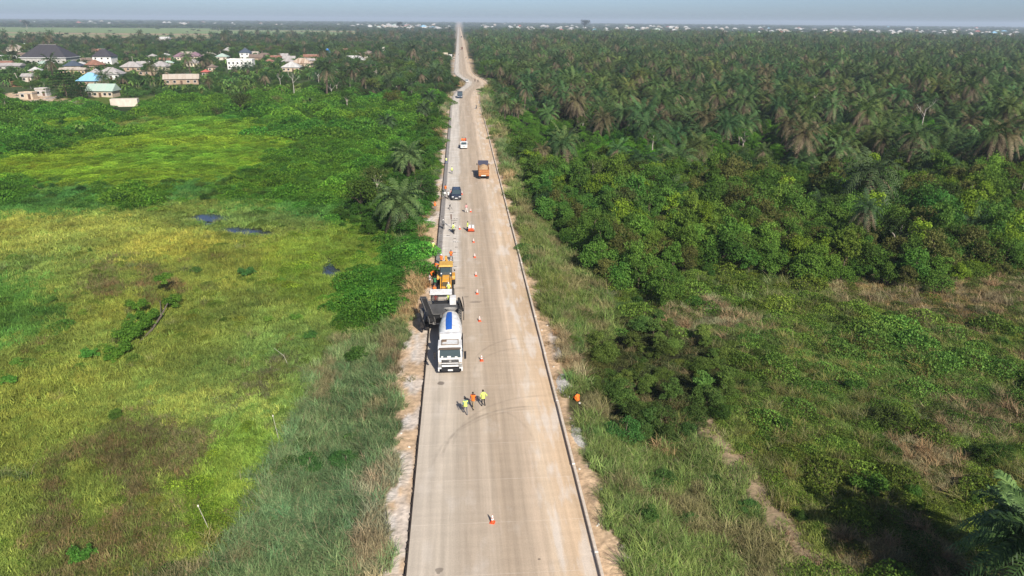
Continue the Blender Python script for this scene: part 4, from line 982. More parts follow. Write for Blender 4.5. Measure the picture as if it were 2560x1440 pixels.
    for dens, r0, r1, sc in ((.22, 30, 130, .85), (.20, 130, 230, 1.0), (.10, 230, 420, 1.25), (.035, 420, 800, 1.6), (.012, 800, 1300, 2.2)):
        x, y = cand(dens, r0, r1); zn = zones(x, y, .012); pn = fbm(x / 9, y / 14, 66, 2)
        k = pick(zn, dict(belt=.9, thicket=.95, olive=.8, scrub=.42, vine=.14, palm=.42, clearing=.4, rfield=.085, wood=.7, village=.3, rreed=.16, field=.012, green=.05, rdry=.03, reed=.035, farwood=.4)) & clear_of(x, y)
        k &= ~((zn == ZI['scrub']) & (pn < .46))
        u = x - off(y); k &= (u < RL - 3.5) | (u > RR + 3.2)
        for cx, cy, r_ in ROOM: k &= (x - cx) ** 2 + (y - cy) ** 2 > r_ * r_
        x, y, zn = x[k], y[k], zn[k]; t = tints(zn, x, y, ST, .17, 4)
        yel = (zn == ZI['thicket']) & (rng.random(len(x)) < .10); t[yel] = np.array([.15, .24, .022]) * rng.uniform(.8, 1.2, (int(yel.sum()), 1))
        gz = (zn == ZI['palm']) & (fbm(x / 28, y / 40, 68, 2) < .4); t[gz] = np.array([.085, .20, .022]) * rng.uniform(.7, 1.3, (int(gz.sum()), 1))
        gb = (zn == ZI['thicket']) & (rng.random(len(x)) < .14); t[gb] = np.array([.105, .115, .03])
        s = sc * rng.uniform(.6, 1.15, len(x)) * np.where(np.isin(zn, [ZI['scrub'], ZI['field'], ZI['green'], ZI['rfield'], ZI['rreed'], ZI['reed'], ZI['vine']]), .62, 1.0) * np.where(zn == ZI['thicket'], 1.75, 1) * np.where(zn == ZI['belt'], 1.15, 1) * np.where(zn == ZI['olive'], 1.0, 1)
        L_.append(lay(x, y, s, t, 5, .06, np.where(zn == ZI['thicket'], rng.uniform(.75, 1.6, len(x)), 1.0), .05))
    a = join(L_)
    def shrub_label(p, t):
        tone = 'olive-brown' if t[0] > t[1] * .9 else ('yellow-green' if t[0] > .12 else ('deep green' if t[1] < .11 else 'mid-green'))
        if p[0] > 2:
            w = ('beside the right verge' if p[0] < .2 * p[1] else ('in mid-thicket' if p[0] < .5 * p[1] else 'towards the right edge')); d = 'front' if p[1] < 105 else ('middle' if p[1] < 145 else 'back')
            w = f'in the {d} of the right thicket, {w}' if p[1] > 80 else f'on the near right slope, {w}'
        else: w = 'in the left scrub, ' + ('close to the road' if p[0] > -.2 * p[1] else 'out in the marsh')
        return f'{tone} leafy shrub {w}', f'{tone} shrubs {w}'
    a = individuals(a, 300, 'leafy_shrub', ('foliage', 'stem'), SHRUBS, shrub_label, 'shrub', None)
    NCNT['shrub_mass'] = len(a[0]); gn_mass('shrub_mass', 'mass of shrubs in the thicket, scrub and far woods', *a, SRC['shrub'])
    # --- palms
    PT = dict(palm=(.07, .118, .034), wood=(.055, .095, .035), farwood=(.06, .09, .04), village=(.05, .09, .03), thicket=(.05, .085, .035))
    L_ = []
    for dens, r0, r1, sc in ((1 / 46, 110, 420, 1.15), (1 / 56, 420, 900, 1.18), (1 / 85, 900, 1900, 1.3)):
        x, y = cand(dens, r0, r1, 350, 3); zn = zones(x, y, .012); gp = fbm(x / 28, y / 40, 68, 2)
        k = pick(zn, dict(palm=.97, wood=.2, village=.035, farwood=.15, thicket=.03)) & clear_of(x, y, 2); k &= ~((zn == ZI['palm']) & (gp < .37) & (y < 620)); u = x - off(y); k &= (u > RR + 7) | (u < RL - 7)
        x, y, zn = x[k], y[k], zn[k]; t = tints(zn, x, y, PT, .2, 5); br = rng.random(len(x)) < .07; t[br] = np.array([.135, .12, .055]) * rng.uniform(.7, 1.2, (int(br.sum()), 1)); s = sc * np.clip(rng.normal(.95, .2, len(x)), .5, 1.4); L_.append(lay(x, y, s, t, 5, .09, rng.uniform(.75, 1.3, len(x))))
    a = join(L_)
    def palm_label(p, t):
        tone = 'grey-green' if t[2] > t[1] * .49 else ('yellowish' if t[0] > t[1] * .78 else 'deep green')
        if p[0] < 2: w = 'in the woods left of the road'
        else:
            d = 'front edge' if p[1] < 190 else ('second belt' if p[1] < 240 else 'interior'); s_ = 'near the road' if p[0] < .25 * p[1] else ('in the middle' if p[0] < .52 * p[1] else 'towards the right edge')
            w = f'at the {d} of the right grove, {s_}'
        return f'{tone} oil palm {w}', f'{tone} palms {w}'
    a = individuals(a, 300, 'oil_palm', ('crown', 'trunk'), PALMS, palm_label, 'palm', None)
    NCNT['palm_grove'] = len(a[0]); gn_mass('palm_grove', 'far rows of the oil palm grove', *a, SRC['palm'])
    # --- broadleaf trees
    TT = dict(belt=(.06, .14, .022), wood=(.078, .145, .03), village=(.07, .145, .03), farwood=(.07, .12, .032), palm=(.07, .15, .024), thicket=(.05, .09, .02), ffgreen=(.04, .07, .02), ffbrown=(.04, .07, .02), scrub=(.05, .11, .02))
    L_ = []
    for dens, r0, r1, sc in ((1 / 45, 120, 420, .75), (1 / 55, 420, 1000, .85), (1 / 150, 1000, 2200, 1.1), (1 / 700, 2200, 4500, 1.9), (1 / 2600, 4500, 9000, 3.0)):
        x, y = cand(dens, r0, r1, 250, 3); zn = zones(x, y, .012); gp = fbm(x / 50, y / 90, 69, 3)
        k = pick(zn, dict(belt=.4, wood=.9, village=.3, farwood=1.0, palm=.16 if r0 < 400 else .28, thicket=.17, ffgreen=.012, ffbrown=.004, scrub=.006)) & clear_of(x, y, 2); k &= ~((zn == ZI['village']) & (gp < .45)); k &= ~((zn == ZI['farwood']) & (gp < .30))
        u = x - off(y); k &= (u > RR + 6 + y * .004) | (u < RL - 6 - y * .004)
        for cx, cy, r_ in ROOM: k &= (x - cx) ** 2 + (y - cy) ** 2 > (r_ + 2) ** 2
        x, y, zn = x[k], y[k], zn[k]; t = tints(zn, x, y, TT, .16, 6)
        ol = rng.random(len(x)) < .2; t[ol] = t[ol] * .5 + np.array([.09, .10, .03]) * .6
        s = sc * rng.uniform(.6, 1.2, len(x)) * np.where(zn == ZI['village'], .72, 1); L_.append(lay(x, y, s, t, 5, .04, np.full(len(x), 1.0) if r0 < 1000 else rng.uniform(.35, .62, len(x)) * (1 if r0 < 2000 else .8)))
    a = join(L_)
    def tree_label(p, t):
        tone = 'olive-green' if t[0] > t[1] * .66 else ('dark green' if t[1] < .11 else 'fresh green')
        if p[0] > 2: w = 'among the oil palms ' + ('near the road' if p[0] < .25 * p[1] else 'away from the road')
        elif p[1] > 620: w = 'in the woods behind the village'
        elif p[0] > -.19 * p[1]: w = 'in the woods left of the road, ' + ('before the bend' if p[1] < 400 else 'beyond the bend')
        else: w = 'around the village, ' + ('front side' if p[1] < 430 else 'among the rear houses')
        return f'{tone} broadleaf tree {w}', f'{tone} trees {w}'
    a = individuals(a, 300, 'broadleaf_tree', ('crown', 'trunk'), TREES, tree_label, 'tree', None)
    NCNT['far_woods'] = len(a[0]); gn_mass('far_woods', 'far woods out to the horizon', *a, SRC['tree'])
    # --- bananas of the village
    x, y = cand(1 / 28, 230, 720, 60); zn = zones(x, y, .012); gp = fbm(x / 22, y / 45, 64, 2); k = pick(zn, dict(village=.55, wood=.03, scrub=.02)) & (gp > .46) & clear_of(x, y, 1); x, y, zn = x[k], y[k], zn[k]
    a = lay(x, y, rng.uniform(.9, 1.5, len(x)), tints(zn, x, y, dict(village=(.11, .20, .045), wood=(.09, .17, .04), scrub=(.11, .19, .04)), .15, 8), 3)
    a = individuals(a, 260, 'banana_plant', ('leaves', 'stem'), BANANAS, lambda p, t: ((lambda w: (f'light green banana plant with paddle leaves {w}', f'banana plants {w}'))('in the front village gardens' if p[1] < 400 else ('between the middle village houses' if p[1] < 520 else 'by the rear village houses'))), 'banana plant', None)
    if len(a[0]): NCNT['banana_garden'] = len(a[0]); gn_mass('banana_garden', 'further banana plants of the village gardens', *a, SRC['banana'])
plant_everything()

# ------------------------------------------------------------------ single plants that stand out
def place(px, py, z=None):
    p = at(px, py, -1.9 if z is None else z); p.z = float(field_z(np.array([p.x]), np.array([p.y]))[0]); return p
def tinted(o, t):
    for c in o.children_recursive: c['tint'] = t
    return o
def big_palm(px, py, h, Lf, n, label, tint=(.09, .15, .046), dead=5, z=None, lean=0.0):
    """a near palm: every frond a part of its own"""
    o = empty('oil_palm', place(px, py, z), random.uniform(0, 6)); tag(o, label, 'palm'); o.rotation_euler.x = lean
    shapes = []
    for k, (ri, dr, hg) in enumerate(frond_set(0)):
        V, F, nr = frond_geo(Lf * (.8 if k == 0 else 1), ri, dr, 26, 1.05 * Lf / 4.6, hg); shapes.append(vmesh('frond', V, F, [FROND], val=rng.random(len(F))))
    V, F, nr = frond_geo(Lf * .75, -.75, .5, 20, .9, 1.0); dry = vmesh('dry_frond', V, F, [DRYF], val=rng.random(len(F)))
    for i in range(n):
        k = min(5, int(i / n * 5.6)); f = link('frond', shapes[k], o); f.location = (0, 0, h); f.rotation_euler = (random.uniform(-.12, .12), random.uniform(-.12, .12), i * 2.39996); s = random.uniform(.88, 1.1); f.scale = (s, s, s)
    for i in range(dead): f = link('dry_frond', dry, o); f.location = (0, 0, h - .2); f.rotation_euler = (0, random.uniform(-.1, .2), i * 1.9 + .5)
    mb = MB(); mb.tube([(0, 0, -.4), (.1, 0, h * .5), (0, 0, h + .3)], [.36, .3, .28], 10)
    for i in range(int(h * 6)): a_ = i * 2.4; zz = .4 + (h - .5) * i / (h * 6); mb.cyl((.22 * math.cos(a_), .22 * math.sin(a_), zz), (.5 * math.cos(a_), .5 * math.sin(a_), zz + .4), .085, .05, 4)
    mb.part('trunk', mat('palm_bark', (.1, .075, .05)), o); return tinted(o, tint)
big_palm(1003, 590, 6.4, 5.6, 34, 'largest oil palm left of the road, hung with creepers, beside the road works')
big_palm(1022, 445, 5.6, 5.2, 32, 'oil palm just behind the creeper-hung palm left of the road', dead=3)
big_palm(1073, 272, 4.6, 4.8, 30, 'dark oil palm near the left road edge before the bend', (.045, .08, .03))
big_palm(1060, 300, 4.0, 4.4, 28, 'shorter oil palm in front of the dark one before the bend', (.05, .085, .03))
big_palm(968, 330, 3.6, 4.2, 26, 'small oil palm standing alone in the green scrub left of the road', (.045, .085, .03))
big_palm(2525, 1500, 5.2, 4.6, 34, 'big oil palm in the lower right corner with green fronds', (.095, .165, .05), 4)
for (px, py), hh, lb in (((2160, 1330), 8.0, 'tall oil palm below the frame whose shadow falls on the right grass'), ((2300, 1390), 6.5, 'oil palm below the frame, right of the taller one')):
    q = at(px, py, -2) + Vector((.33, -.944, 0)) * (hh / math.tan(SUN_EL)); pp, dd = proj(np.array([[q.x, q.y, -2.0]])); big_palm(float(pp[0, 0]), float(pp[0, 1]), hh, 4.8, 30, lb, (.055, .105, .03), 4)
def single(name, parts, pn, px, py, s, tint, label, cat, z=None, sz=1.0):
    o = empty(name, place(px, py, z), random.uniform(0, 6)); o.scale = (s, s, s * sz); tag(o, label, cat)
    for n_, me in zip(pn, parts): link(n_, me, o)
    return tinted(o, tint)
CT = ('crown', 'trunk'); FS = ('foliage', 'stem')
lay_tree = make_layered(9.5, 7.5, 8, 2900, .55)
single('layered_tree', lay_tree, CT, 168, 243, 1.25, (.035, .085, .022), 'big dark tree with flat layered branches in front of the blue roof', 'tree', -.8)
single('layered_tree', lay_tree, CT, 205, 246, .8, (.035, .085, .024), 'smaller dark layered tree right of the big one by the green-roofed house', 'tree', -.8)
single('layered_tree', lay_tree, CT, 1215, 165, 1.0, (.045, .1, .026), 'layered bright tree at the right road edge beyond the bend', 'tree', -.8)
acacia = make_tree(11, 8, 18, 1500, .6, BARK, .1)
single('umbrella_tree', acacia, CT, 116, 104, 1.5, (.045, .07, .028), 'flat-topped umbrella tree before the brown field', 'tree', -.8)
single('tall_tree', TREES[4], CT, 1461, 74, 4.2, (.03, .045, .024), 'tall dark tree rising above the horizon right of the road', 'tree', -.8)
single('tall_tree', TREES[4], CT, 1000, 75, 2.8, (.035, .05, .026), 'tallest tree of the settlement on the horizon left of the road', 'tree', -.8)
for px, py, s_, lb in ((68, 72, 3.0, 'dark round tree in front of the pale far houses at left'), (527, 95, 1.5, 'tall slim tree on the far green field'), (541, 92, 1.6, 'dark tree right of the slim one on the far green field'), (575, 92, 1.9, 'wide-crowned leaning tree on the far green field'), (78, 100, 1.3, 'round tree left of the umbrella tree')):
    single('field_tree', TREES[(px + 1) % 4], CT, px, py, s_, (.035, .06, .026), lb, 'tree', -.8)
single('round_bush', make_shrub(5.2, 6.2, 22, 3000, .36), FS, 985, 262, 1.15, (.135, .155, .03), 'large rounded yellow-olive bush left of the road before the bend', 'bush')
single('round_bush', make_shrub(5.2, 4.6, 22, 2600, .36), FS, 690, 262, 1.0, (.12, .15, .04), 'olive spreading bush at the edge of the woods', 'bush')
single('spreading_tree', make_tree(6.5, 5.0, 16, 2400, .3, BARK, .5), CT, 1052, 515, 1.0, (.04, .085, .022), 'dark spreading tree between the big palm and the parked car', 'tree')
single('spreading_tree', make_tree(5.5, 4.2, 14, 1900, .3, BARK, .5), CT, 935, 520, 1.0, (.075, .15, .022), 'bright green tree left of the big palm', 'tree')
single('creeper_mound', make_shrub(3.0, 3.6, 16, 2000, .24), FS, 1030, 600, 1.0, (.055, .17, .022), 'bright green creepers climbing the big palm', 'creeper')
yel = make_shrub(3.6, 4.6, 18, 2200, .3)
single('yellow_tree', yel, FS, 1862, 610, 1.15, (.15, .24, .02), 'bright yellow-green tree in the right thicket', 'tree')
single('yellow_tree', yel, FS, 1520, 545, .8, (.15, .21, .02), 'yellow-tipped bush in the thicket near the road', 'bush')
single('yellow_tree', yel, FS, 2010, 350, 1.0, (.14, .22, .02), 'yellow-green bush inside the palm grove', 'bush')
dk = make_shrub(3.2, 5.0, 20, 2400, .3)
single('dark_tree', dk, FS, 1365, 540, 1.1, (.038, .085, .026), 'dark glossy tree at the right verge by the kerb', 'tree')
single('dark_tree', dk, FS, 1335, 470, 1.0, (.04, .09, .022), 'dark tree behind the glossy one at the right verge', 'tree')
fea = make_shrub(1.9, 2.5, 13, 3200, .14)
single('feathery_shrub', fea, FS, 1562, 1122, 1.1, (.06, .165, .036), 'vivid green feathery shrub by the right verge in the foreground', 'shrub')
single('feathery_shrub', fea, FS, 1612, 1075, .8, (.06, .155, .036), 'smaller feathery shrub behind the vivid green one', 'shrub')
single('feathery_shrub', fea, FS, 778, 1172, .85, (.05, .13, .03), 'left one of two feathery shrubs in the left tall grass', 'shrub', sz=.8)
single('feathery_shrub', fea, FS, 868, 1180, .85, (.05, .13, .03), 'right one of two feathery shrubs in the left tall grass', 'shrub', sz=.8)
single('feathery_shrub', SHRUBS[4], FS, 895, 905, 1.3, (.08, .17, .03), 'bright leafy bush in the left tall grass beside the mixer truck', 'bush')
for px, py, s_, t, lb in ((618, 690, 1.0, (.05, .13, .03), 'small spiky bush in the middle of the marsh grass'), (672, 800, .55, (.12, .25, .03), 'low light-green clump right of the fallen tree'), (740, 795, .6, (.1, .2, .03), 'low bush beside the light-green clump'), (775, 845, .7, (.06, .15, .03), 'round bush near the left tall grass'),
                    (225, 895, .85, (.06, .17, .025), 'leafy bush left of the fallen tree'), (45, 915, .6, (.1, .22, .03), 'low bush near the left edge of the marsh'), (25, 965, .7, (.08, .2, .03), 'dark green bush at the left edge'), (205, 1395, .75, (.08, .2, .03), 'bright bush in the brown grass of the lower left corner'),
                    (490, 680, .75, (.07, .14, .03), 'dark low bush above the fallen tree'), (300, 505, 1.5, (.04, .1, .02), 'isolated dark round shrub on the green field'), (340, 795, .8, (.07, .15, .025), 'leafy shoot left of the fallen trunk'), (2170, 1225, 1.15, (.075, .15, .022), 'rounded dark-shadowed bush on the right grass'), (2135, 975, .9, (.06, .13, .022), 'bush above the rounded one on the right grass'), (1735, 760, 1.0, (.05, .12, .02), 'dark green bush in the right grass before the thicket')):
    single('marsh_bush', SHRUBS[4], FS, px, py, s_ * 1.1, tuple(min(.3, q * 1.5) for q in t), lb, 'bush')
# dead trees
for i, (px, py, s_, lb) in enumerate(((702, 222, 1.0, 'bare white dead tree standing in the woods'), (736, 240, 1.2, 'tall bare pale trunk right of the dead tree'), (797, 208, 1.0, 'pale dead tree at the edge of the rust-brown roofs'), (1025, 222, .9, 'bare grey tree near the road before the bend'), (2300, 335, 1.2, 'white bare trunk among the right palms'), (1640, 165, 1.3, 'pale bare trunk in the far grove'), (830, 245, .9, 'short bare pale stem in the woods'), (1330, 152, 1.4, 'slim pale trunk beyond the bend'), (1510, 140, 1.5, 'bare pale trunk deep in the grove'))):
    o = empty('dead_tree', place(px, py, -.8 if py < 260 else None), i); o.scale = (s_,) * 3; tag(o, lb, 'tree'); link('bare_wood', DEADS[i % 3], o)
# fallen tree with new shoots
def fallen():
    o = empty('fallen_tree', place(400, 800)); tag(o, 'fallen half-dead tree with new leafy shoots lying in the marsh grass', 'tree')
    b = o.location; wd = mat('fallen_wood', (.15, .12, .09), .9, var=.25)
    q = [place(px, py) - b for px, py in ((432, 765), (405, 800), (380, 828), (345, 858), (300, 892))]
    mb = MB(); mb.tube([q[0] + Vector((0, 0, 1.6)), q[1] + Vector((0, 0, .7)), q[2] + Vector((0, 0, .35)), q[3] + Vector((0, 0, .1))], [.05, .12, .13, .08], 9); mb.tube([q[1] + Vector((0, 0, .9)), q[0] + Vector((-1.6, .2, 1.0))], [.1, .04], 7); mb.part('trunk', wd, o)
    for (px, py, s_, z) in ((417, 735, 1.0, 1.8), (436, 770, 1.05, .4), (350, 785, .95, .9), (375, 805, 1.1, .3), (350, 830, 1.3, .2), (325, 855, 1.25, 0), (300, 885, 1.1, 0), (335, 845, 1.0, .3), (285, 900, .8, 0)):
        c = link('leafy_shoot', SHRUBS[4][0], o); c.location = place(px, py) - b + Vector((0, 0, z)); c.scale = (s_ * 1.15,) * 3; c.rotation_euler = (0, 0, px); c['tint'] = (.12, .25, .03)
fallen()
# sticks in the marsh
wdp = mat('stick_wood', (.50, .45, .38), .9)
for px, py, dx, h_, lb, cap in ((697, 1096, -.25, 2.6, 'thin upright stake with a white tip at the edge of the tall grass', 1), (527, 1330, -.55, 2.4, 'leaning stake with a pale top in the foreground marsh', 1)):
    o = empty('marker_stake', place(px, py)); tag(o, lb, 'stake'); mb = MB(); mb.tube([(0, 0, -.2), (dx, 0, h_)], [.022, .018], 6); mb.part('shaft', wdp, o)
    mb = MB(); mb.ball((dx, 0, h_), (.06, .06, .1), 8, 5); mb.part('tip', mat('stake_tip', (.75, .70, .62)), o)
o = empty('bent_pole', place(712, 912)); tag(o, 'long bent pale pole leaning over the marsh grass', 'pole'); mb = MB(); mb.tube([(.6, -.6, -.2), (0, 0, .9), (-1.2, .8, 1.5)], [.02, .018, .012], 6); mb.part('shaft', wdp, o)
# ================================================================== vehicles and machines
WHITE = mat('vehicle_white', (.74, .74, .73), .38, var=.07, scale=2.5, dust=.45); BLACKP = mat('black_plastic', (.018, .018, .02), .6); RUB = mat('tyre_rubber', (.022, .021, .02), .85, var=.25)
RIMM = mat('wheel_rim', (.33, .32, .31), .5, .3); STEEL = mat('dusty_steel', (.21, .195, .175), .65, .3, var=.25); DSTEEL = mat('dark_steel', (.05, .047, .045), .65, var=.35); GREYC = mat('cement_grey', (.30, .285, .26), .9, var=.25)
YEL = mat('machine_yellow', (.70, .33, .02), .5, var=.15, dust=.55); ORG = mat('tipper_orange', (.42, .19, .065), .6, var=.22, scale=2); NAVY = mat('navy_paint', (.022, .035, .065), .25, var=.08, dust=.12); BLUES = mat('stripe_blue', (.025, .11, .42), .4)
LAMP = mat('lamp_glass', (.72, .72, .70), .15, spec=.8); PLATE = mat('plate_white', (.75, .75, .72), .5); REDL = mat('lamp_red', (.5, .03, .02), .3); WSG = glass('windscreen_glass', (.05, .075, .085))
def wheel(parent, x, y, r, w, tyre=RUB, rim=RIMM, name='wheel'):
    mb = MB(); mb.lathe((-w / 2, 0, 0), (1, 0, 0), [(0, r * .58), (0.0, r * .9), (w * .12, r), (w * .88, r), (w, r * .9), (w, r * .58)], 22)
    t = mb.mesh('wheel', tyre, True); o = link(name, t, parent); o.location = (x, y, r)
    mb = MB(); mb.lathe((-w * .42, 0, 0), (1, 0, 0), [(0, .01), (0, r * .5), (w * .1, r * .6), (w * .74, r * .6), (w * .84, r * .5), (w * .84, .01)], 14); mb.part('rim', rim, o, True)
    for a in range(6): pass
    return o
def mbox(name, m, parent, *boxes, bevel=0.0):
    mb = MB()
    for b in boxes: mb.box(*b)
    return mb.part(name, m, parent, bevel=bevel)

# ---- concrete mixer truck, nose (+Y local) turned to the camera
def mixer():
    p = at(1124, 938); o = empty('concrete_mixer_truck', (-1.55, p.y, 0), math.pi)
    tag(o, 'white concrete mixer truck with a blue stripe on its drum, facing the camera', 'truck')
    Y0 = -.05  # front of the cab; the truck runs to -Y
    mbox('chassis', DSTEEL, o, ((-.42, -5.0, .92), (.16, 8.6, .28)), ((.42, -5.0, .92), (.16, 8.6, .28)), ((0, -1.4, .8), (2.0, 2.0, .4)), ((0, -9.2, .92), (2.3, .16, .3)))
    mb = MB(); mb.prism([(-2.25, .95), (-2.25, 2.95), (-2.0, 3.08), (-.62, 3.08), (-.30, 2.92), (-.08, 1.95), (0, 1.85), (0, .95)], -1.22, 1.22); cab = mb.part('cab', WHITE, o, bevel=.05)
    def ws(t): return Vector((0, -.30 + .22 * (1 - t) * 1.0, 2.92 - .97 * (1 - t)))
    mb = MB(); mb.add([(-1.08, -.055, 1.98), (1.08, -.055, 1.98), (1.02, -.262, 2.86), (-1.02, -.262, 2.86)], [(0, 1, 2, 3)]); mb.add([(-1.08, -.075, 1.98), (1.08, -.075, 1.98), (1.02, -.28, 2.86), (-1.02, -.28, 2.86)], [(3, 2, 1, 0)])
    w_ = mb.part('windscreen', WSG, cab)
    [mbox('dashboard_paper', PLATE, cab, b_) for b_ in (((.1, -.035, 2.1), (.36, .03, .15)), ((-.62, -.03, 2.06), (.26, .03, .12)), ((.8, -.035, 2.1), (.2, .03, .15)))]
    mbox('sun_visor', mat('visor_brown', (.16, .12, .09), .5), cab, ((0, -.13, 2.99), (2.2, .35, .06)))
    for s in (-1, 1):
        mb = MB(); mb.box((s * 1.235, -1.0, 2.35), (.03, 1.1, .72)); mb.part('side_window', WSG, cab)
        mb = MB(); mb.tube([(s * 1.2, -.12, 2.75), (s * 1.52, .12, 2.7), (s * 1.52, .12, 2.0)], .025, 6); mb.box((s * 1.53, .08, 2.45), (.24, .14, .52)); mb.box((s * 1.53, .08, 2.02), (.22, .12, .22)); mb.part('mirror', BLACKP, cab)
        mb = MB(); mb.add([(s * .82, .06, .98), (s * 1.18, .0, .98), (s * 1.2, -.02, 1.34), (s * .86, .05, 1.26)], [(0, 1, 2, 3)]); mb.add([(s * .82, .075, .98), (s * 1.18, .015, .98), (s * 1.2, -.005, 1.34), (s * .86, .065, 1.26)], [(3, 2, 1, 0)]); mb.part('headlight', mat('headlight_smoke', (.22, .22, .21), .15, spec=.8), cab)
        mb = MB(); mb.box((s * 1.0, -.0, 1.45), (.38, .06, .10)); mb.part('indicator', mat('indicator_grey', (.35, .3, .24), .4), cab)
    g = mbox('grille', BLACKP, cab, ((0, .012, 1.63), (1.75, .05, .34)), ((0, .012, 1.27), (1.95, .05, .10)))
    mbox('grille_bar', mat('chrome_grey', (.5, .5, .5), .3, .6), g, ((0, .045, 1.72), (1.6, .02, .025)), ((0, .045, 1.56), (1.6, .02, .025)))
    mb = MB(); mb.cyl((0, .03, 1.64), (0, .07, 1.64), .12, .12, 18); mb.part('badge', mat('chrome_grey', (.5, .5, .5)), g)
    mb = MB(); mb.box((.0, .055, 1.64), (.34, .012, .025), 0, 0); mb.part('badge_bar', mat('chrome_grey', (.5, .5, .5)), g)
    mbox('bumper', BLACKP, o, ((0, .02, .68), (2.3, .22, .34)), bevel=.04)
    [mbox('bumper_corner', WHITE, o, ((s * 1.08, .0, .72), (.36, .26, .40)), bevel=.05) for s in (-1, 1)]
    mbox('number_plate', PLATE, o, ((0, .14, .66), (.5, .02, .17)))
    mbox('roof_rack', mat('rack_brown', (.22, .15, .10), .7, var=.3), cab, ((0, -.75, 3.14), (1.7, .05, .06)), ((0, -1.9, 3.14), (1.7, .05, .06)), ((-.85, -1.3, 3.14), (.05, 1.2, .06)), ((.85, -1.3, 3.14), (.05, 1.2, .06)), ((.6, -1.6, 3.16), (.5, .5, .1)))
    mbox('roof_panel', WHITE, cab, ((0, -1.35, 3.12), (1.45, .95, .06)))
    # white water tank behind the cab, drum
    mb = MB(); mb.box((0, -2.95, 2.85), (2.25, .75, 1.15)); mb.part('water_tank', WHITE, o, bevel=.12)
    [mbox('drum_pedestal', STEEL, o, b_) for b_ in (((0, -2.95, 1.7), (1.6, .6, 1.3)), ((0, -7.9, 1.75), (1.7, .5, 1.5)))]
    ax = Vector((0, -math.cos(.20), math.sin(.20))); p0 = Vector((0, -3.3, 2.05))
    prof = [(0, .35), (.12, .9), (.9, 1.16), (1.7, 1.26), (2.7, 1.26), (3.8, 1.1), (4.8, .82), (5.25, .62), (5.3, .55)]
    mb = MB(); mb.lathe(p0, ax, prof, 28, up=(0, 0, 1)); dr = mb.part('drum', mat('drum_white', (.72, .72, .71), .42, var=.09, scale=1.6, dust=.5), o, True)
    mb = MB(); mb.lathe(p0, ax, [(a, r + .012) for a, r in ((.9, 1.16), (1.7, 1.26), (2.7, 1.26), (3.8, 1.1), (4.5, .904))], 5, -.40, .16, up=(0, 0, 1)); mb.part('stripe', BLUES, dr, True)
    mb = MB(); mb.lathe(p0, ax, [(4.55, .80), (4.55, .96), (4.8, .92), (4.8, .76)], 28, up=(0, 0, 1)); mb.part('roller_ring', GREYC, dr, True)
    q = p0 + ax * 5.35
    mb = MB(); mb.lathe(q + Vector((0, -.15, .1)), (0, -.3, 1), [(0, .3), (.5, .75), (.55, .78)], 14); mb.part('charge_hopper', GREYC, o)
    mb = MB(); mb.lathe(q + Vector((0, -.2, -.55)), (0, -.75, -.65), [(0, .42), (1.3, .34)], 8, math.pi * .45, math.pi * 1.55, up=(0, 0, 1)); mb.part('discharge_chute', GREYC, o)
    mb = MB()
    for s in (-.2, .2): mb.tube([(.85 + s, -8.3, 1.0), (.85 + s, -8.3, 3.4)], .02, 5)
    for k in range(8): mb.tube([(.65, -8.3, 1.1 + k * .3), (1.05, -8.3, 1.1 + k * .3)], .016, 5)
    mb.box((.5, -7.9, 3.2), (1.3, .7, .05)); mb.part('ladder', STEEL, o)
    mbox('warning_lamp', REDL, o, ((.62, -8.0, 3.35), (.34, .25, .2)))
    mbox('fuel_tank', mat('tank_blue_grey', (.10, .14, .2), .5), o, ((-1.05, -3.4, .85), (.5, 1.2, .6)), bevel=.08)
    mbox('tool_box', DSTEEL, o, ((1.05, -3.5, .85), (.5, 1.3, .6)), bevel=.04)
    for y, ws_ in ((-1.0, (1,)), (-5.6, (1, 2)), (-6.95, (1, 2))):
        for s in (-1, 1): wheel(o, s * 1.02, y, .52, .32 if y > -2 else .6)
    for s in (-1, 1): mbox('mudguard', BLACKP, o, ((s * 1.02, -6.28, 1.14), (.62, 2.6, .05)), ((s * 1.02, -4.98, 1.0), (.62, .05, .3)))
mixer()

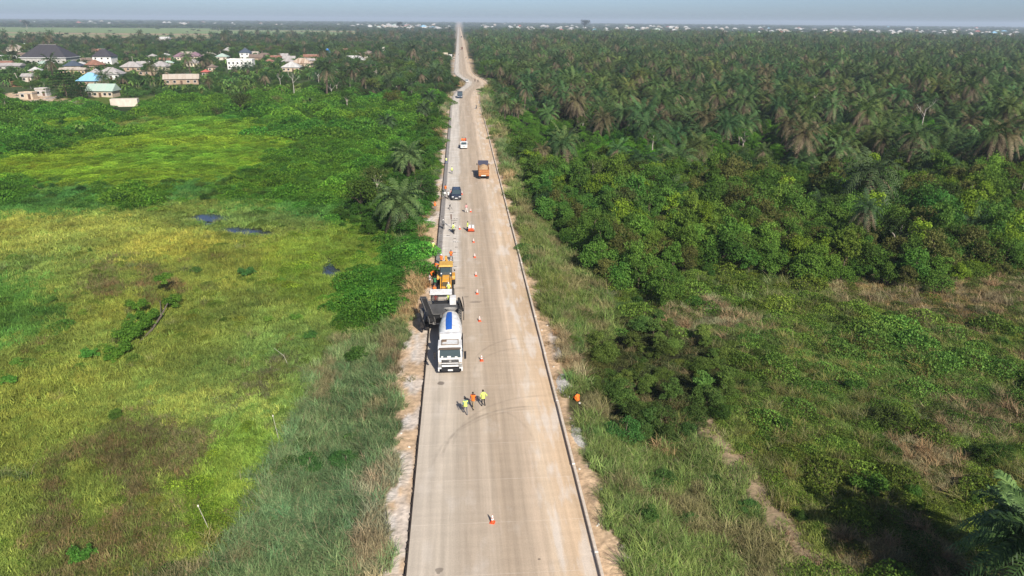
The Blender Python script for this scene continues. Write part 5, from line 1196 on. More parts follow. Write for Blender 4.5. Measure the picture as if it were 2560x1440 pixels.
# ---- paving machine behind the mixer
def paver():
    o = empty('concrete_paver', (-2.5, 75.4, 0), math.pi)      # +Y local towards the mixer
    tag(o, 'large grey concrete paving machine with a white canopy, side conveyor and dark hopper', 'paving machine')
    for s in (-1, 1):
        mb = MB(); mb.prism([(-2.0, .12), (-1.7, 0), (1.7, 0), (2.0, .12), (2.1, .45), (1.8, .8), (-1.8, .8), (-2.1, .45)], s * 1.9 - .22, s * 1.9 + .22); t = mb.part('crawler_track', DSTEEL, o)
        mb = MB()
        for k in range(14): mb.box((s * 1.9, -1.9 + k * .29, .82), (.5, .1, .05))
        mb.part('track_shoe', RUB, t)
    mbox('main_frame', STEEL, o, ((0, 0, 1.25), (3.9, 3.4, .5)), ((0, -1.4, 1.8), (3.8, .9, .8)), bevel=.04)
    # open receiving hopper lined with dark sheet
    D = mat('hopper_sheet', (.035, .035, .037), .7, var=.4, scale=1.5)
    mb = MB(); z0, z1 = 1.2, 2.75
    A = [(-.9, 1.4), (.9, 1.4), (.9, 2.9), (-.9, 2.9)]; B = [(-1.9, .55), (1.9, .55), (1.75, 3.7), (-1.75, 3.7)]
    mb.add([(*q, z0) for q in A] + [(*q, z1) for q in B], [(0, 1, 5, 4), (1, 2, 6, 5), (2, 3, 7, 6), (3, 0, 4, 7), (0, 1, 2, 3)]); 
    mb.add([(q[0] * 1.03, q[1] + (.06 if q[1] > 2 else -.06), z1 + .02) for q in B] + [(*q, z1 + .02) for q in B], [(0, 1, 5, 4), (1, 2, 6, 5), (2, 3, 7, 6), (3, 0, 4, 7)]); mb.part('hopper', D, o)
    mb = MB(); mb.box((0, 2.0, 1.45), (2.4, 2.0, .5)); mb.part('wet_concrete', GREYC, o)
    # canopy on posts
    mb = MB(); mb.box((0.25, -.75, 3.75), (2.6, 1.6, .09))
    for k in range(4): mb.box((.25, -1.35 + k * .4, 3.81), (2.56, .05, .03))
    mb.part('canopy', WHITE, o)
    mb = MB(); mb.box((-1.15, .25, 3.1), (.75, 1.0, .9)); mb.part('engine_cover', WHITE, o, bevel=.06)
    for x in (-.95, 1.45):
        for y in (-1.3, -.2): mbox('canopy_post', STEEL, o, ((x, y, 2.9), (.07, .07, 1.7)))
    mbox('platform', STEEL, o, ((.2, -.7, 2.05), (3.3, 1.5, .08)))
    mbox('control_desk', BLACKP, o, ((.4, -.15, 2.55), (1.4, .35, .5)), ((-.3, -.2, 2.5), (.4, .3, .7)))
    mb = MB()
    for z in (2.5, 3.0): mb.tube([(-1.4, -1.4, z), (1.8, -1.4, z)], .025, 5); mb.tube([(1.85, -1.4, z), (1.85, .1, z)], .025, 5)
    mb.part('guard_rail', STEEL, o)
    # conveyor boom slung along the (image) left side
    mb = MB()
    a, b = Vector((2.35, -.3, 3.0)), Vector((1.15, 4.2, 1.9)); d = (b - a).normalized(); s_ = d.cross(Vector((0, 0, 1))).normalized()
    for g in (-.32, .32): mb.tube([a + s_ * g, b + s_ * g], .06, 6); mb.tube([a + s_ * g + Vector((0, 0, .35)), b + s_ * g + Vector((0, 0, .35))], .045, 6)
    for k in range(11):
        c = a.lerp(b, k / 10); mb.tube([c - s_ * .32, c + s_ * .32], .03, 5); mb.tube([c + s_ * .32, c + s_ * .32 + Vector((0, 0, .35))], .025, 5); mb.tube([c - s_ * .32, c - s_ * .32 + Vector((0, 0, .35))], .025, 5)
    mb.part('conveyor_frame', STEEL, o)
    mb = MB(); mb.add([a + s_ * .27 + Vector((0, 0, .16)), a - s_ * .27 + Vector((0, 0, .16)), b - s_ * .27 + Vector((0, 0, .16)), b + s_ * .27 + Vector((0, 0, .16))], [(0, 1, 2, 3)]); mb.part('conveyor_belt', RUB, o)
    mbox('conveyor_drum', DSTEEL, o, ((2.35, -.3, 3.15), (.8, .35, .35)))
    mb = MB(); mb.add([(2.3, 1.2, 1.0), (2.75, 1.0, 2.4), (2.55, 3.4, 2.3), (1.95, 3.9, 1.1)], [(0, 1, 2, 3)]); mb.add([(2.36, 1.2, 1.0), (2.81, 1.0, 2.4), (2.61, 3.4, 2.3), (2.01, 3.9, 1.1)], [(3, 2, 1, 0)]); mb.part('side_shield', D, o)
    [mbox('side_box', STEEL, o, b_, bevel=.03) for b_ in (((2.5, .9, 1.6), (.4, 1.6, 1.0)), ((2.45, 2.2, 1.0), (.4, .8, .8)))]
    [mbox('support_leg', DSTEEL, o, b_) for b_ in (((2.5, .2, .6), (.14, .14, 1.2)), ((2.5, 1.6, .6), (.14, .14, 1.2)), ((2.45, 2.4, .4), (.12, .12, .8)))]
    # wheel and truss on the other side
    mb = MB(); mb.lathe((-2.15, .3, 2.55), (.35, 0, -.1), [(0, .55), (0, .85), (.12, .9), (.22, .85), (.22, .55)], 20); mb.part('hose_reel', RUB, o)
    mb = MB()
    P = [(-2.15, .6, 2.3), (-2.15, 3.4, 1.3), (-1.75, .6, 2.3), (-1.75, 3.4, 1.3)]
    mb.tube([P[0], P[1]], .05, 5); mb.tube([P[2], P[3]], .05, 5)
    for k in range(7):
        t = k / 7; t2 = (k + 1) / 7; mb.tube([Vector(P[0]).lerp(Vector(P[1]), t), Vector(P[2]).lerp(Vector(P[3]), t2)], .03, 5); mb.tube([Vector(P[2]).lerp(Vector(P[3]), t), Vector(P[0]).lerp(Vector(P[1]), t)], .03, 5)
    mb.part('lattice_arm', STEEL, o)
    mb = MB(); mb.tube([(-2.3, -.9, 3.0), (-2.45, 1.0, 2.6), (-2.4, 2.8, 1.6)], .05, 6); mb.part('hydraulic_hose', RUB, o)
    mbox('screed', STEEL, o, ((.2, -2.5, .45), (4.3, 1.0, .55)), ((.2, -2.4, .95), (4.2, .4, .3)), bevel=.03)
paver()

# ---- backhoe loader
def backhoe():
    p = at(1114, 733); o = empty('backhoe_loader', (p.x + .05, p.y - .2, 0), math.pi); tag(o, 'yellow backhoe loader with an open cab working behind the paving machine', 'backhoe')
    mb = MB(); mb.prism([(-.2, .9), (-.2, 1.75), (.3, 1.82), (1.9, 1.62), (2.05, 1.5), (2.05, .9)], -.48, .48); h = mb.part('hood', YEL, o, bevel=.06); h.location = (0, -2.4, 0)
    mbox('nose_grille', mat('grille_dark', (.10, .075, .04), .7), o, ((0, -.30, 1.22), (.8, .12, .66))); mbox('front_frame', YEL, o, ((0, -.2, .82), (1.1, .35, .3)), ((0, -2.4, .78), (.7, 4.4, .35)), bevel=.03)
    [mbox('headlamp', LAMP, o, ((s * .62, -2.55, 1.95), (.18, .1, .16))) for s in (-1, 1)]
    # cab
    for x in (-.78, .78):
        for y in (-2.65, -4.3): mbox('cab_post', BLACKP, o, ((x, y, 2.05), (.09, .09, 1.75)))
    mbox('cab_floor', BLACKP, o, ((0, -3.5, 1.15), (1.7, 1.8, .1)))
    mb = MB(); mb.box((0, -3.5, 3.0), (1.95, 2.05, .2), 0, 0, (.9, .9)); mb.part('cab_roof', mat('roof_ochre', (.62, .36, .08), .7, var=.25), o, bevel=.06)
    mb = MB(); mb.add([(-.72, -2.62, 1.3), (.72, -2.62, 1.3), (.70, -2.72, 2.85), (-.70, -2.72, 2.85)], [(0, 1, 2, 3)]); mb.add([(-.72, -2.64, 1.3), (.72, -2.64, 1.3), (.70, -2.74, 2.85), (-.70, -2.74, 2.85)], [(3, 2, 1, 0)]); mb.part('windscreen', WSG, o)
    for s in (-1, 1): mb = MB(); mb.box((s * .8, -3.5, 2.1), (.02, 1.5, 1.5)); mb.part('side_glass', WSG, o)
    mbox('seat', BLACKP, o, ((0, -3.6, 1.5), (.5, .5, .15)), ((0, -3.85, 1.85), (.5, .12, .6)))
    for s in (-1, 1):
        mb = MB(); mb.prism([(-4.3, 1.45), (-2.9, 1.45), (-2.7, 1.2), (-2.7, 1.0), (-2.8, 1.3), (-4.3, 1.35)], s * .95 - .28, s * .95 + .28); mb.part('fender', YEL, o)
        wheel(o, s * 1.0, -3.6, .72, .48, rim=YEL); wheel(o, s * .88, -.95, .46, .34, RUB, mat('rim_white', (.6, .6, .58)))
        mb = MB(); mb.prism([(-2.2, 1.5), (-2.0, 1.7), (-.3, 1.05), (.45, .55), (.40, .35), (-.45, .8)], s * .68 - .06, s * .68 + .06); mb.part('loader_arm', YEL, o)
    mb = MB(); mb.prism([(.45, .05), (1.2, .08), (1.15, .14), (.55, .18), (.5, .8), (.62, .95), (.45, .92)], -1.15, 1.15); mb.part('front_bucket', DSTEEL, o)
    mb = MB(); mb.tube([(-.35, -4.5, 1.0), (-.1, -5.3, 2.9), (0, -5.9, 3.0)], [.18, .16, .13], 6); mb.part('boom', YEL, o)
    mb = MB(); mb.tube([(0, -5.7, 3.1), (0.1, -6.5, 1.6)], [.14, .1], 6); mb.part('dipper_arm', YEL, o)
    mb = MB(); mb.prism([(-6.9, .7), (-6.3, .8), (-6.2, 1.5), (-6.4, 1.6), (-6.5, 1.0), (-6.85, .9)], -.3, .3); mb.part('rear_bucket', YEL, o)
    mbox('boom_knuckle', YEL, o, ((0, -5.55, 3.15), (.34, .6, .45)), bevel=.06)
    for s in (-1, 1): mbox('stabiliser', YEL, o, ((s * .95, -4.75, .6), (.16, .25, 1.1)))
    mb = MB(); mb.tube([(-1.0, -2.5, 2.6), (-1.15, -2.4, 2.5)], .02, 5); mb.box((-1.2, -2.4, 2.45), (.16, .06, .24)); mb.part('mirror', BLACKP, o)
backhoe()

# ---- cars
def car(name, p, rz, label, paint, L=4.8, W=1.9, H=1.75, suv=True, cat='car', group=None, rails=False):
    o = empty(name, p, rz); tag(o, label, cat, group); h = L / 2; zb = .36; zw = .62 * H
    if suv: prof = [(-h, zb), (-h + .02, zw), (-h + .25, H - .06), (-h + .5, H), (.15 * L, H), (.29 * L * .95, zw + .05), (h - .25, zw - .14), (h - .02, zw - .28), (h, zb)]
    else: prof = [(-h, zb), (-h + .05, zw - .03), (-h + .75, zw), (-h + 1.35, H - .04), (-h + 1.7, H), (.1 * L, H), (.27 * L, zw + .02), (h - .2, zw - .16), (h - .02, zw - .3), (h, zb)]
    # tapered body: lower block full width, upper greenhouse narrower
    mb = MB(); lo = [(y, min(z, zw)) for y, z in prof]; mb.prism(lo, -W / 2, W / 2); b = mb.part('body', paint, o, bevel=.07)
    gy = [(y, z) for y, z in prof if z > zw + 1e-6 or (abs(z - zw) < .06)]
    g0, g1 = (-h + .06, .28 * L) if suv else (-h + .8, .26 * L); t0, t1 = (-h + .45, .13 * L) if suv else (-h + 1.55, .08 * L)
    mb = MB(); a, c = W / 2 - .06, W / 2 - .22
    mb.add([(-a, g0, zw - .02), (a, g0, zw - .02), (a, g1, zw - .02), (-a, g1, zw - .02), (-c, t0, H - .05), (c, t0, H - .05), (c, t1, H - .05), (-c, t1, H - .05)], [(0, 1, 5, 4), (1, 2, 6, 5), (2, 3, 7, 6), (3, 0, 4, 7), (4, 5, 6, 7)]); mb.part('windows', WSG, o, bevel=.02)
    mb = MB(); mb.box((0, (t0 + t1) / 2, H - .02), (2 * c + .04, t1 - t0 + .06, .07)); mb.part('roof', paint, o, bevel=.025)
    for s in (-1, 1):
        for p_, q_, r_ in (((s * a, g1, zw), (s * c, t1, H - .03), .045), ((s * a, g0, zw), (s * c, t0, H - .03), .05), ((s * a, (g0 + g1) / 2, zw), (s * c, (t0 + t1) / 2, H - .03), .035)): mb = MB(); mb.tube([p_, q_], r_, 5); mb.part('pillar', paint, o)
    for s in (-1, 1):
        mbox('headlight', LAMP, o, ((s * (W / 2 - .28), h - .05, zw - .34), (.4, .12, .16)), bevel=.02); mbox('tail_light', REDL, o, ((s * (W / 2 - .16), -h + .02, zw - .2), (.2, .08, .3)))
        mbox('mirror', paint, o, ((s * (W / 2 + .1), g1 - .25, zw + .06), (.22, .12, .16)), bevel=.03)
        for y in (h - .95, -h + .95): wheel(o, s * (W / 2 - .11), y, .36, .25)
    mbox('grille', BLACKP, o, ((0, h, zw - .36), (W * .42, .04, .16))); mbox('bumper', BLACKP if suv else paint, o, ((0, h + .0, zb + .12), (W - .1, .14, .26)), bevel=.04); mbox('bumper_trim', mat('chrome_grey', (.5, .5, .5)), o, ((0, h + .075, zb + .02), (W * .7, .03, .06)))
    mbox('number_plate', PLATE, o, ((0, h + .09, zb + .2), (.5, .02, .14)))
    if rails:
        for s in (-1, 1): mbox('roof_rail', BLACKP, o, ((s * (c - .08), (t0 + t1) / 2, H + .06), (.05, (t1 - t0) * .9, .05)))
    return o
p = at(1141, 502); car('dark_suv', (p.x, p.y + 2.45, 0), math.pi, 'dark navy off-road car parked beside the cones, facing the camera', NAVY, 4.9, 1.95, 1.85, rails=True)
p = at(1167, 206); car('white_car', (p.x, p.y + 2.4, 0), math.pi + .1, 'white saloon car coming through the bend', WHITE, 4.6, 1.8, 1.45, False)

# ---- light truck with open bed, cab over engine
def light_truck(name, p, rz, label, paint, W=1.9, cabH=2.0, L=5.4, bed='open', bedm=None, dark=False):
    o = empty(name, p, rz); tag(o, label, 'truck'); h = L / 2
    mb = MB(); mb.prism([(h - 1.75, .45), (h - 1.75, cabH - .05), (h - 1.6, cabH), (h - .55, cabH), (h - .1, cabH * .62), (h, cabH * .56), (h, .45)], -W / 2, W / 2); c = mb.part('cab', paint, o, bevel=.06)
    z0, z1 = cabH * .63, cabH - .1; y0, y1 = h - .07, h - .46
    mb = MB(); k = W / 2 - .14
    for d_ in (0, .012): mb.add([(-k, y0 + d_, z0), (k, y0 + d_, z0), (k - .05, y1 + d_, z1), (-k + .05, y1 + d_, z1)], [(0, 1, 2, 3)])
    mb.part('windscreen', WSG, c)
    for s in (-1, 1):
        mb = MB(); mb.box((s * (W / 2 + .006), h - 1.15, cabH * .76), (.02, .75, .48)); mb.part('side_window', WSG, c)
        mb = MB(); mb.box((s * (W / 2 + .16), h - .3, cabH * .72), (.16, .08, .3)); mb.tube([(s * W / 2, h - .35, cabH * .7), (s * (W / 2 + .16), h - .3, cabH * .7)], .02, 5); mb.part('mirror', BLACKP, c)
        mbox('headlight', LAMP, c, ((s * (W / 2 - .3), h + .01, .85), (.36, .05, .2)))
        for y in (h - .9, -h + 1.1): wheel(o, s * (W / 2 - .14), y, .38, .26)
    mbox('grille', mat('grille_grey', (.22, .22, .23), .5), c, ((0, h + .012, .86), (W * .45, .04, .2))); mbox('bumper', paint, o, ((0, h + .05, .5), (W, .16, .24)), bevel=.04)
    mbox('chassis', DSTEEL, o, ((0, -.4, .55), (.8, L - 1, .2)))
    bm = bedm or paint
    if bed == 'open':
        mbox('bed_floor', bm, o, ((0, -h + 1.75, .82), (W, 3.5, .1)))
        for s in (-1, 1): mbox('bed_side', bm, o, ((s * (W / 2 - .03), -h + 1.75, 1.1), (.06, 3.5, .5)))
        mbox('tailgate', bm, o, ((0, -h + .03, 1.1), (W - .12, .06, .5)))
    else:
        mb = MB(); mb.box((0, -h + 1.8, cabH * .62), (W + .1, 3.5, cabH * .86)); mb.part('cargo_box', bm, o, bevel=.04)
    return o
p = at(1160, 373); VAN = light_truck('white_pickup', (p.x, p.y + 2.7, 0), math.pi, 'small white pickup with orange-vested workers riding in the back', WHITE)
p = at(1150, 246); light_truck('blue_truck', (p.x, p.y + 3.4, 0), math.pi, 'dark blue truck with a covered load driving towards the camera before the bend', mat('truck_blue', (.03, .05, .085), .4), 2.3, 2.5, 6.8, 'box', mat('tarpaulin_dark', (.045, .055, .07), .8))
p = at(1155, 124); light_truck('red_truck', (p.x, p.y + 4, 0), 0, 'reddish-brown truck far down the road driving away', mat('truck_redbrown', (.20, .08, .05), .6), 2.4, 2.8, 8, 'box', mat('load_brown', (.16, .09, .06), .9))
p = at(1154, 94); light_truck('far_truck', (p.x, p.y + 4, 0), 0, 'dark vehicle farthest down the road', mat('truck_dark', (.08, .07, .07), .6), 2.4, 2.8, 7, 'box', mat('load_dark', (.10, .08, .08), .9))

# ---- tipper with sand, seen from behind
def tipper():
    p = at(1210, 449); o = empty('tipper_truck', (p.x, p.y, 0), 0); tag(o, 'orange-red tipper truck loaded with sand, seen from behind', 'truck')
    CB = mat('cab_slate', (.06, .065, .10), .4); W = 2.4
    mb = MB(); mb.prism([(5.5, .8), (5.5, 2.7), (5.65, 2.85), (6.9, 2.85), (7.25, 2.0), (7.3, .8)], -W / 2, W / 2); c = mb.part('cab', CB, o, bevel=.06)
    mbox('rear_window', WSG, c, ((0, 5.485, 2.3), (1.5, .03, .5)))
    for s in (-1, 1): mb = MB(); mb.box((s * 1.42, 6.8, 2.2), (.2, .1, .42)); mb.part('mirror', BLACKP, c)
    mbox('chassis', DSTEEL, o, ((-.4, 3.4, .85), (.15, 6.6, .25)), ((.4, 3.4, .85), (.15, 6.6, .25)))
    mbox('bed_floor', ORG, o, ((0, 2.75, 1.15), (W, 5.2, .1)))
    for s in (-1, 1):
        sd = mbox('bed_side', ORG, o, ((s * (W / 2 - .04), 2.75, 1.85), (.08, 5.2, 1.3)))
        mbox('side_rib', ORG, sd, *[((s * (W / 2 + .03), .5 + k * 1.1, 1.85), (.06, .1, 1.28)) for k in range(5)])
    mbox('headboard', CB, o, ((0, 5.33, 2.25), (W, .08, 2.1)), ((0, 5.6, 3.26), (W, .6, .08)))
    tg = mbox('tailgate', ORG, o, ((0, .13, 1.7), (W - .16, .07, 1.0))); mbox('tailgate_rail', mat('tailgate_rail', (.36, .14, .07), .7), tg, ((0, .08, 2.22), (W - .1, .1, .1)), ((0, .08, 1.7), (W - .16, .09, .08)))
    mbox('rear_beam', ORG, o, ((0, .12, .95), (W, .14, .28))); mbox('number_plate', PLATE, o, ((-.1, .04, .92), (1.0, .02, .2)))
    for s in (-1, 1):
        mbox('tail_light', REDL, o, ((s * .95, .04, .95), (.25, .04, .14)))
        for y in (1.2, 2.5): wheel(o, s * .92, y, .5, .56)
        wheel(o, s * 1.02, 6.3, .5, .3); mbox('mud_flap', BLACKP, o, ((s * .92, .42, .5), (.5, .02, .55)))
    # sand heap
    X, Yg = np.meshgrid(np.linspace(-1.12, 1.12, 13), np.linspace(.2, 5.25, 21)); Z = 2.15 + .75 * np.clip(1 - (np.abs(X) / 1.2) ** 1.7, 0, 1) * np.clip((Yg - .1) / 2.4, 0, 1) * np.clip((5.6 - Yg) / 2, .35, 1) + .12 * (fbm(X * 2, Yg * 2, 4) - .5)
    n0, n1 = X.shape; idx = np.arange(n0 * n1).reshape(n0, n1); F = np.stack([idx[:-1, :-1], idx[:-1, 1:], idx[1:, 1:], idx[1:, :-1]], -1).reshape(-1, 4)
    me = vmesh('sand_load', np.stack([X.ravel(), Yg.ravel(), Z.ravel()], 1), F, [mat('wet_sand', (.46, .30, .165), .95, var=.2, scale=3, bump=.3)], smooth=True)
    l = link('sand_load', me); l.location = o.location; tag(l, 'heaped tan sand filling the bed of the tipper truck', 'sand')
tipper()

# ---- motorcycle
def motorcycle_mesh(name, p, rz, label, group=None, paint=None):
    o = empty(name, p, rz); tag(o, label, 'motorcycle', group); pt = paint or mat('moto_black', (.02, .02, .022), .4)
    for y in (.68, -.62):
        mb = MB(); mb.lathe((-.05, 0, 0), (1, 0, 0), [(0, .2), (0, .27), (.02, .31), (.08, .31), (.10, .27), (.10, .2), (0, .2)], 20); w = mb.part('wheel', RUB, o); w.location = (0, y, .31)
        mb = MB(); mb.cyl((-.06, 0, 0), (.06, 0, 0), .05, .05, 8)
        for k in range(8): a = k * .785; mb.tube([(0, 0, 0), (0, .21 * math.cos(a), .21 * math.sin(a))], .008, 4)
        mb.part('rim', RIMM, w)
    mb = MB(); mb.tube([(0, .5, .85), (0, .1, .55), (0, -.62, .31)], .03, 6); mb.tube([(0, .48, .9), (0, -.5, .72)], .025, 6); mb.box((0, .05, .42), (.24, .34, .3)); mb.part('frame', DSTEEL, o)
    mb = MB(); mb.ball((0, .22, .86), (.13, .27, .13), 10, 6); mb.part('fuel_tank', pt, o, True)
    mbox('seat', BLACKP, o, ((0, -.32, .82), (.24, .72, .1)), bevel=.03)
    mb = MB()
    for s in (-.07, .07): mb.tube([(s, .48, .95), (s, .68, .31)], .02, 6)
    mb.part('front_fork', STEEL, o)
    mb = MB(); mb.tube([(-.36, .34, 1.05), (-.1, .46, 1.02), (.1, .46, 1.02), (.36, .34, 1.05)], .016, 6); mb.part('handlebar', STEEL, o)
    mb = MB(); mb.cyl((0, .5, .93), (0, .6, .92), .08, .09, 10); mb.part('headlamp', LAMP, o)
    mbox('mudguard', pt, o, ((0, .7, .66), (.12, .3, .03)), ((0, -.68, .68), (.14, .4, .03)))
    mb = MB(); mb.tube([(.12, .1, .35), (.14, -.6, .4)], [.03, .045], 8); mb.part('exhaust', STEEL, o)
    return o

# ---- cones
def cones():
    orange = mat('cone_orange', (.72, .10, .03), .5); wb = mat('cone_white', (.78, .78, .76), .4)
    mb = MB(); mb.box((0, 0, .02), (.42, .42, .04)); base = mb.mesh('base', orange, bevel=.01)
    mb = MB(); mb.lathe((0, 0, .04), (0, 0, 1), [(0, .16), (.2, .12), (.7, .035), (.72, .02), (.72, 0)], 16); body = mb.mesh('body', orange, True)
    mb = MB(); mb.lathe((0, 0, .04), (0, 0, 1), [(.26, .113), (.40, .088)], 16); mb.lathe((0, 0, .04), (0, 0, 1), [(.48, .076), (.66, .045), (.70, .037)], 16); sl_ = mb.mesh('sleeve', wb, True)
    lab = ['traffic cone alone in the foreground, nearest the camera', 'traffic cone level with the mixer truck cab', 'second traffic cone of the row, beside the mixer drum', 'third traffic cone of the row, beside the paver canopy', 'fourth traffic cone of the row, beside the backhoe hood', 'fifth traffic cone of the row, beside the backhoe roof', 'sixth traffic cone of the row, just before the white-drummed machine', 'traffic cone between the motorcycle and the joint machine', 'traffic cone right of the man in white trousers', 'traffic cone at the right side of the parked dark car']
    for (px, py), lb in zip(((1231, 1306), (1204, 902), (1199, 803), (1193, 735), (1190, 690), (1187, 644), (1184, 606), (1149.5, 573), (1177, 530), (1155, 486)), lab):
        o = empty('traffic_cone', at(px, py), random.uniform(-.3, .3), .9); tag(o, 'orange ' + lb if not lb.startswith('orange') else lb, 'traffic cone', 'traffic cones along the lane')
        link('base', base, o); b = link('body', body, o); link('sleeve', sl_, b)
cones()

# ---- two-drum machine with orange base, tripod, clods, sack, board
def small_gear():
    p = at(1178, 580); o = empty('curing_machine', (p.x, p.y + .3, 0), math.pi); tag(o, 'orange-based hand-pushed machine with two white tanks', 'machine')
    mbox('base_frame', mat('cone_orange', (.72, .1, .03)), o, ((0, 0, .25), (1.1, .9, .12)), ((0, .35, .45), (.9, .2, .4)))
    for s in (-1, 1): mb = MB(); mb.cyl((s * .3, -.1, .32), (s * .3, -.1, 1.15), .26, .25, 14); mb.part('tank', WHITE, o); wheel(o, s * .52, .2, .2, .1)
    mbox('mast', GREYC, o, ((0, -.35, .95), (.12, .1, 1.4))); mb = MB(); mb.tube([(-.3, -.9, 1.0), (-.3, -.4, .7), (.3, -.4, .7), (.3, -.9, 1.0)], .02, 5); mb.part('handle', STEEL, o)
    p = at(1125, 524); o = empty('levelling_tripod', p, .4); tag(o, 'dark three-legged tool left standing on the road in front of the car', 'tripod')
    for k in range(3): a = k * 2.09; mb = MB(); mb.tube([(0, 0, .8), (.5 * math.cos(a), .5 * math.sin(a), 0)], .035, 6); mb.part('leg', DSTEEL, o)
    mb = MB(); mb.box((0, 0, .86), (.28, .2, .16)); mb.tube([(0, 0, .9), (.5, .35, 1.05)], .025, 5); mb.part('head', DSTEEL, o)
    cl = mat('concrete_clod', (.105, .092, .08), .95, var=.3)
    spots = [(1106, 541), (1106, 548), (1103, 578), (1102, 583), (1101, 605), (1101, 615), (1102, 620), (1099, 630), (1098, 639), (1097, 648), (1138, 547), (1139, 551), (1136, 557), (1132, 552), (1137, 596), (1140, 605), (1140, 618), (1137, 631), (1129, 532), (1120, 589), (1126, 662), (1135, 667), (1128, 656)]
    for i, (px, py) in enumerate(spots):
        p = at(px, py); mb = MB(); w_ = random.uniform(.25, .7) if px > 1110 else random.uniform(.2, .35)
        for k in range(5): mb.ball((random.uniform(-w_, w_) * .7, random.uniform(-.08, .08), .0), (random.uniform(.08, .16), random.uniform(.07, .12), random.uniform(.04, .08)), 7, 3, True)
        q = mb.part('concrete_clod', cl); q.location = p; side = 'beside the fresh grey edge strip' if px < 1110 else 'in the middle of the new lane'
        tag(q, f'dark smear of spilled mortar {side} near the backhoe', 'mortar', f'mortar clods {side}')
    p = at(1112, 484); o = MB(); o.ball((0, 0, 0), (.28, .22, .42), 10, 6, True); q = o.part('cement_sack', mat('sack_white', (.66, .65, .62), .9, bump=.2), None, True); q.location = p; tag(q, 'small white sack standing by the worker in orange near the car', 'sack')
    p = at(1128.5, 571); o = empty('signal_board', p); tag(o, 'tall dark board on a post held beside the motorcycle rider', 'sign'); mbox('post', DSTEEL, o, ((0, 0, .9), (.06, .06, 1.8))); mbox('board', mat('board_brown', (.12, .07, .05), .7), o, ((0, 0, 2.1), (.22, .05, .9)))
    # heaps of pale rubble on the right verge
    rb = mat('pale_rubble', (.52, .49, .45), .95, var=.3, scale=5, bump=.5)
    for px, py, rx_, ry_, lb in ((1412, 962, .9, 2.6, 'long pale rubble heap on the right verge behind the sitting person'), (1446, 1085, .7, 2.2, 'pale rubble heap on the right verge before the sitting person'), (1398, 880, .6, 2.0, 'narrow pale rubble heap on the right verge beside the tall grass'), (1490, 1262, .7, 1.4, 'tan sand heap against the grass on the right verge')):
        c = at(px, py, -.1); X, Yg = np.meshgrid(np.linspace(-1, 1, 15), np.linspace(-1, 1, 19)); r2 = np.sqrt(X ** 2 + Yg ** 2)
        wx = X * rx_ * (1 + .4 * (fbm(X * 2 + px, Yg * 2, 3) - .5)); wy = Yg * ry_
        Z = .34 * np.clip(1 - r2, 0, 1) ** .8 + .12 * (fbm(wx * 3 + px, wy * 3, 6) - .5) * np.clip(1.3 - r2, 0, 1) - .06; n0, n1 = X.shape; idx = np.arange(n0 * n1).reshape(n0, n1)
        me = vmesh('rubble_heap', np.stack([wx.ravel(), wy.ravel(), Z.ravel()], 1), np.stack([idx[:-1, :-1], idx[:-1, 1:], idx[1:, 1:], idx[1:, :-1]], -1).reshape(-1, 4), [rb if 'rubble' in lb else mat('heap_sand', (.55, .39, .24), .95, var=.2, bump=.4)])
        o = link('rubble_heap' if 'rubble' in lb else 'sand_heap', me); o.location = (c.x, c.y, float(field_z(np.array([c.x]), np.array([c.y]))[0])); tag(o, lb, 'rubble' if 'rubble' in lb else 'sand')
    # litter and stones on the right verge
    st = mat('pale_stone', (.62, .58, .52), .95, var=.2)
    for i in range(46):
        side = random.random() < .72; y = random.uniform(38, 120) if i < 36 else random.uniform(36, 75); x = random.uniform(9.0, 10.9) if side else random.uniform(-6.2, -4.6)
        mb = MB(); r_ = random.uniform(.05, .16); mb.ball((0, 0, 0), (r_, r_ * random.uniform(.6, 1), r_ * .6), 6, 4); q = mb.part('verge_stone', st); q.location = (x, y, float(field_z(np.array([x]), np.array([y]))[0]) + r_ * .2); q.rotation_euler.z = random.random() * 6
        w_ = 'right' if side else 'left'; tag(q, f'small pale stone on the dirt verge at the {w_} road edge', 'stone', f'stones on the {w_} verge')
small_gear()
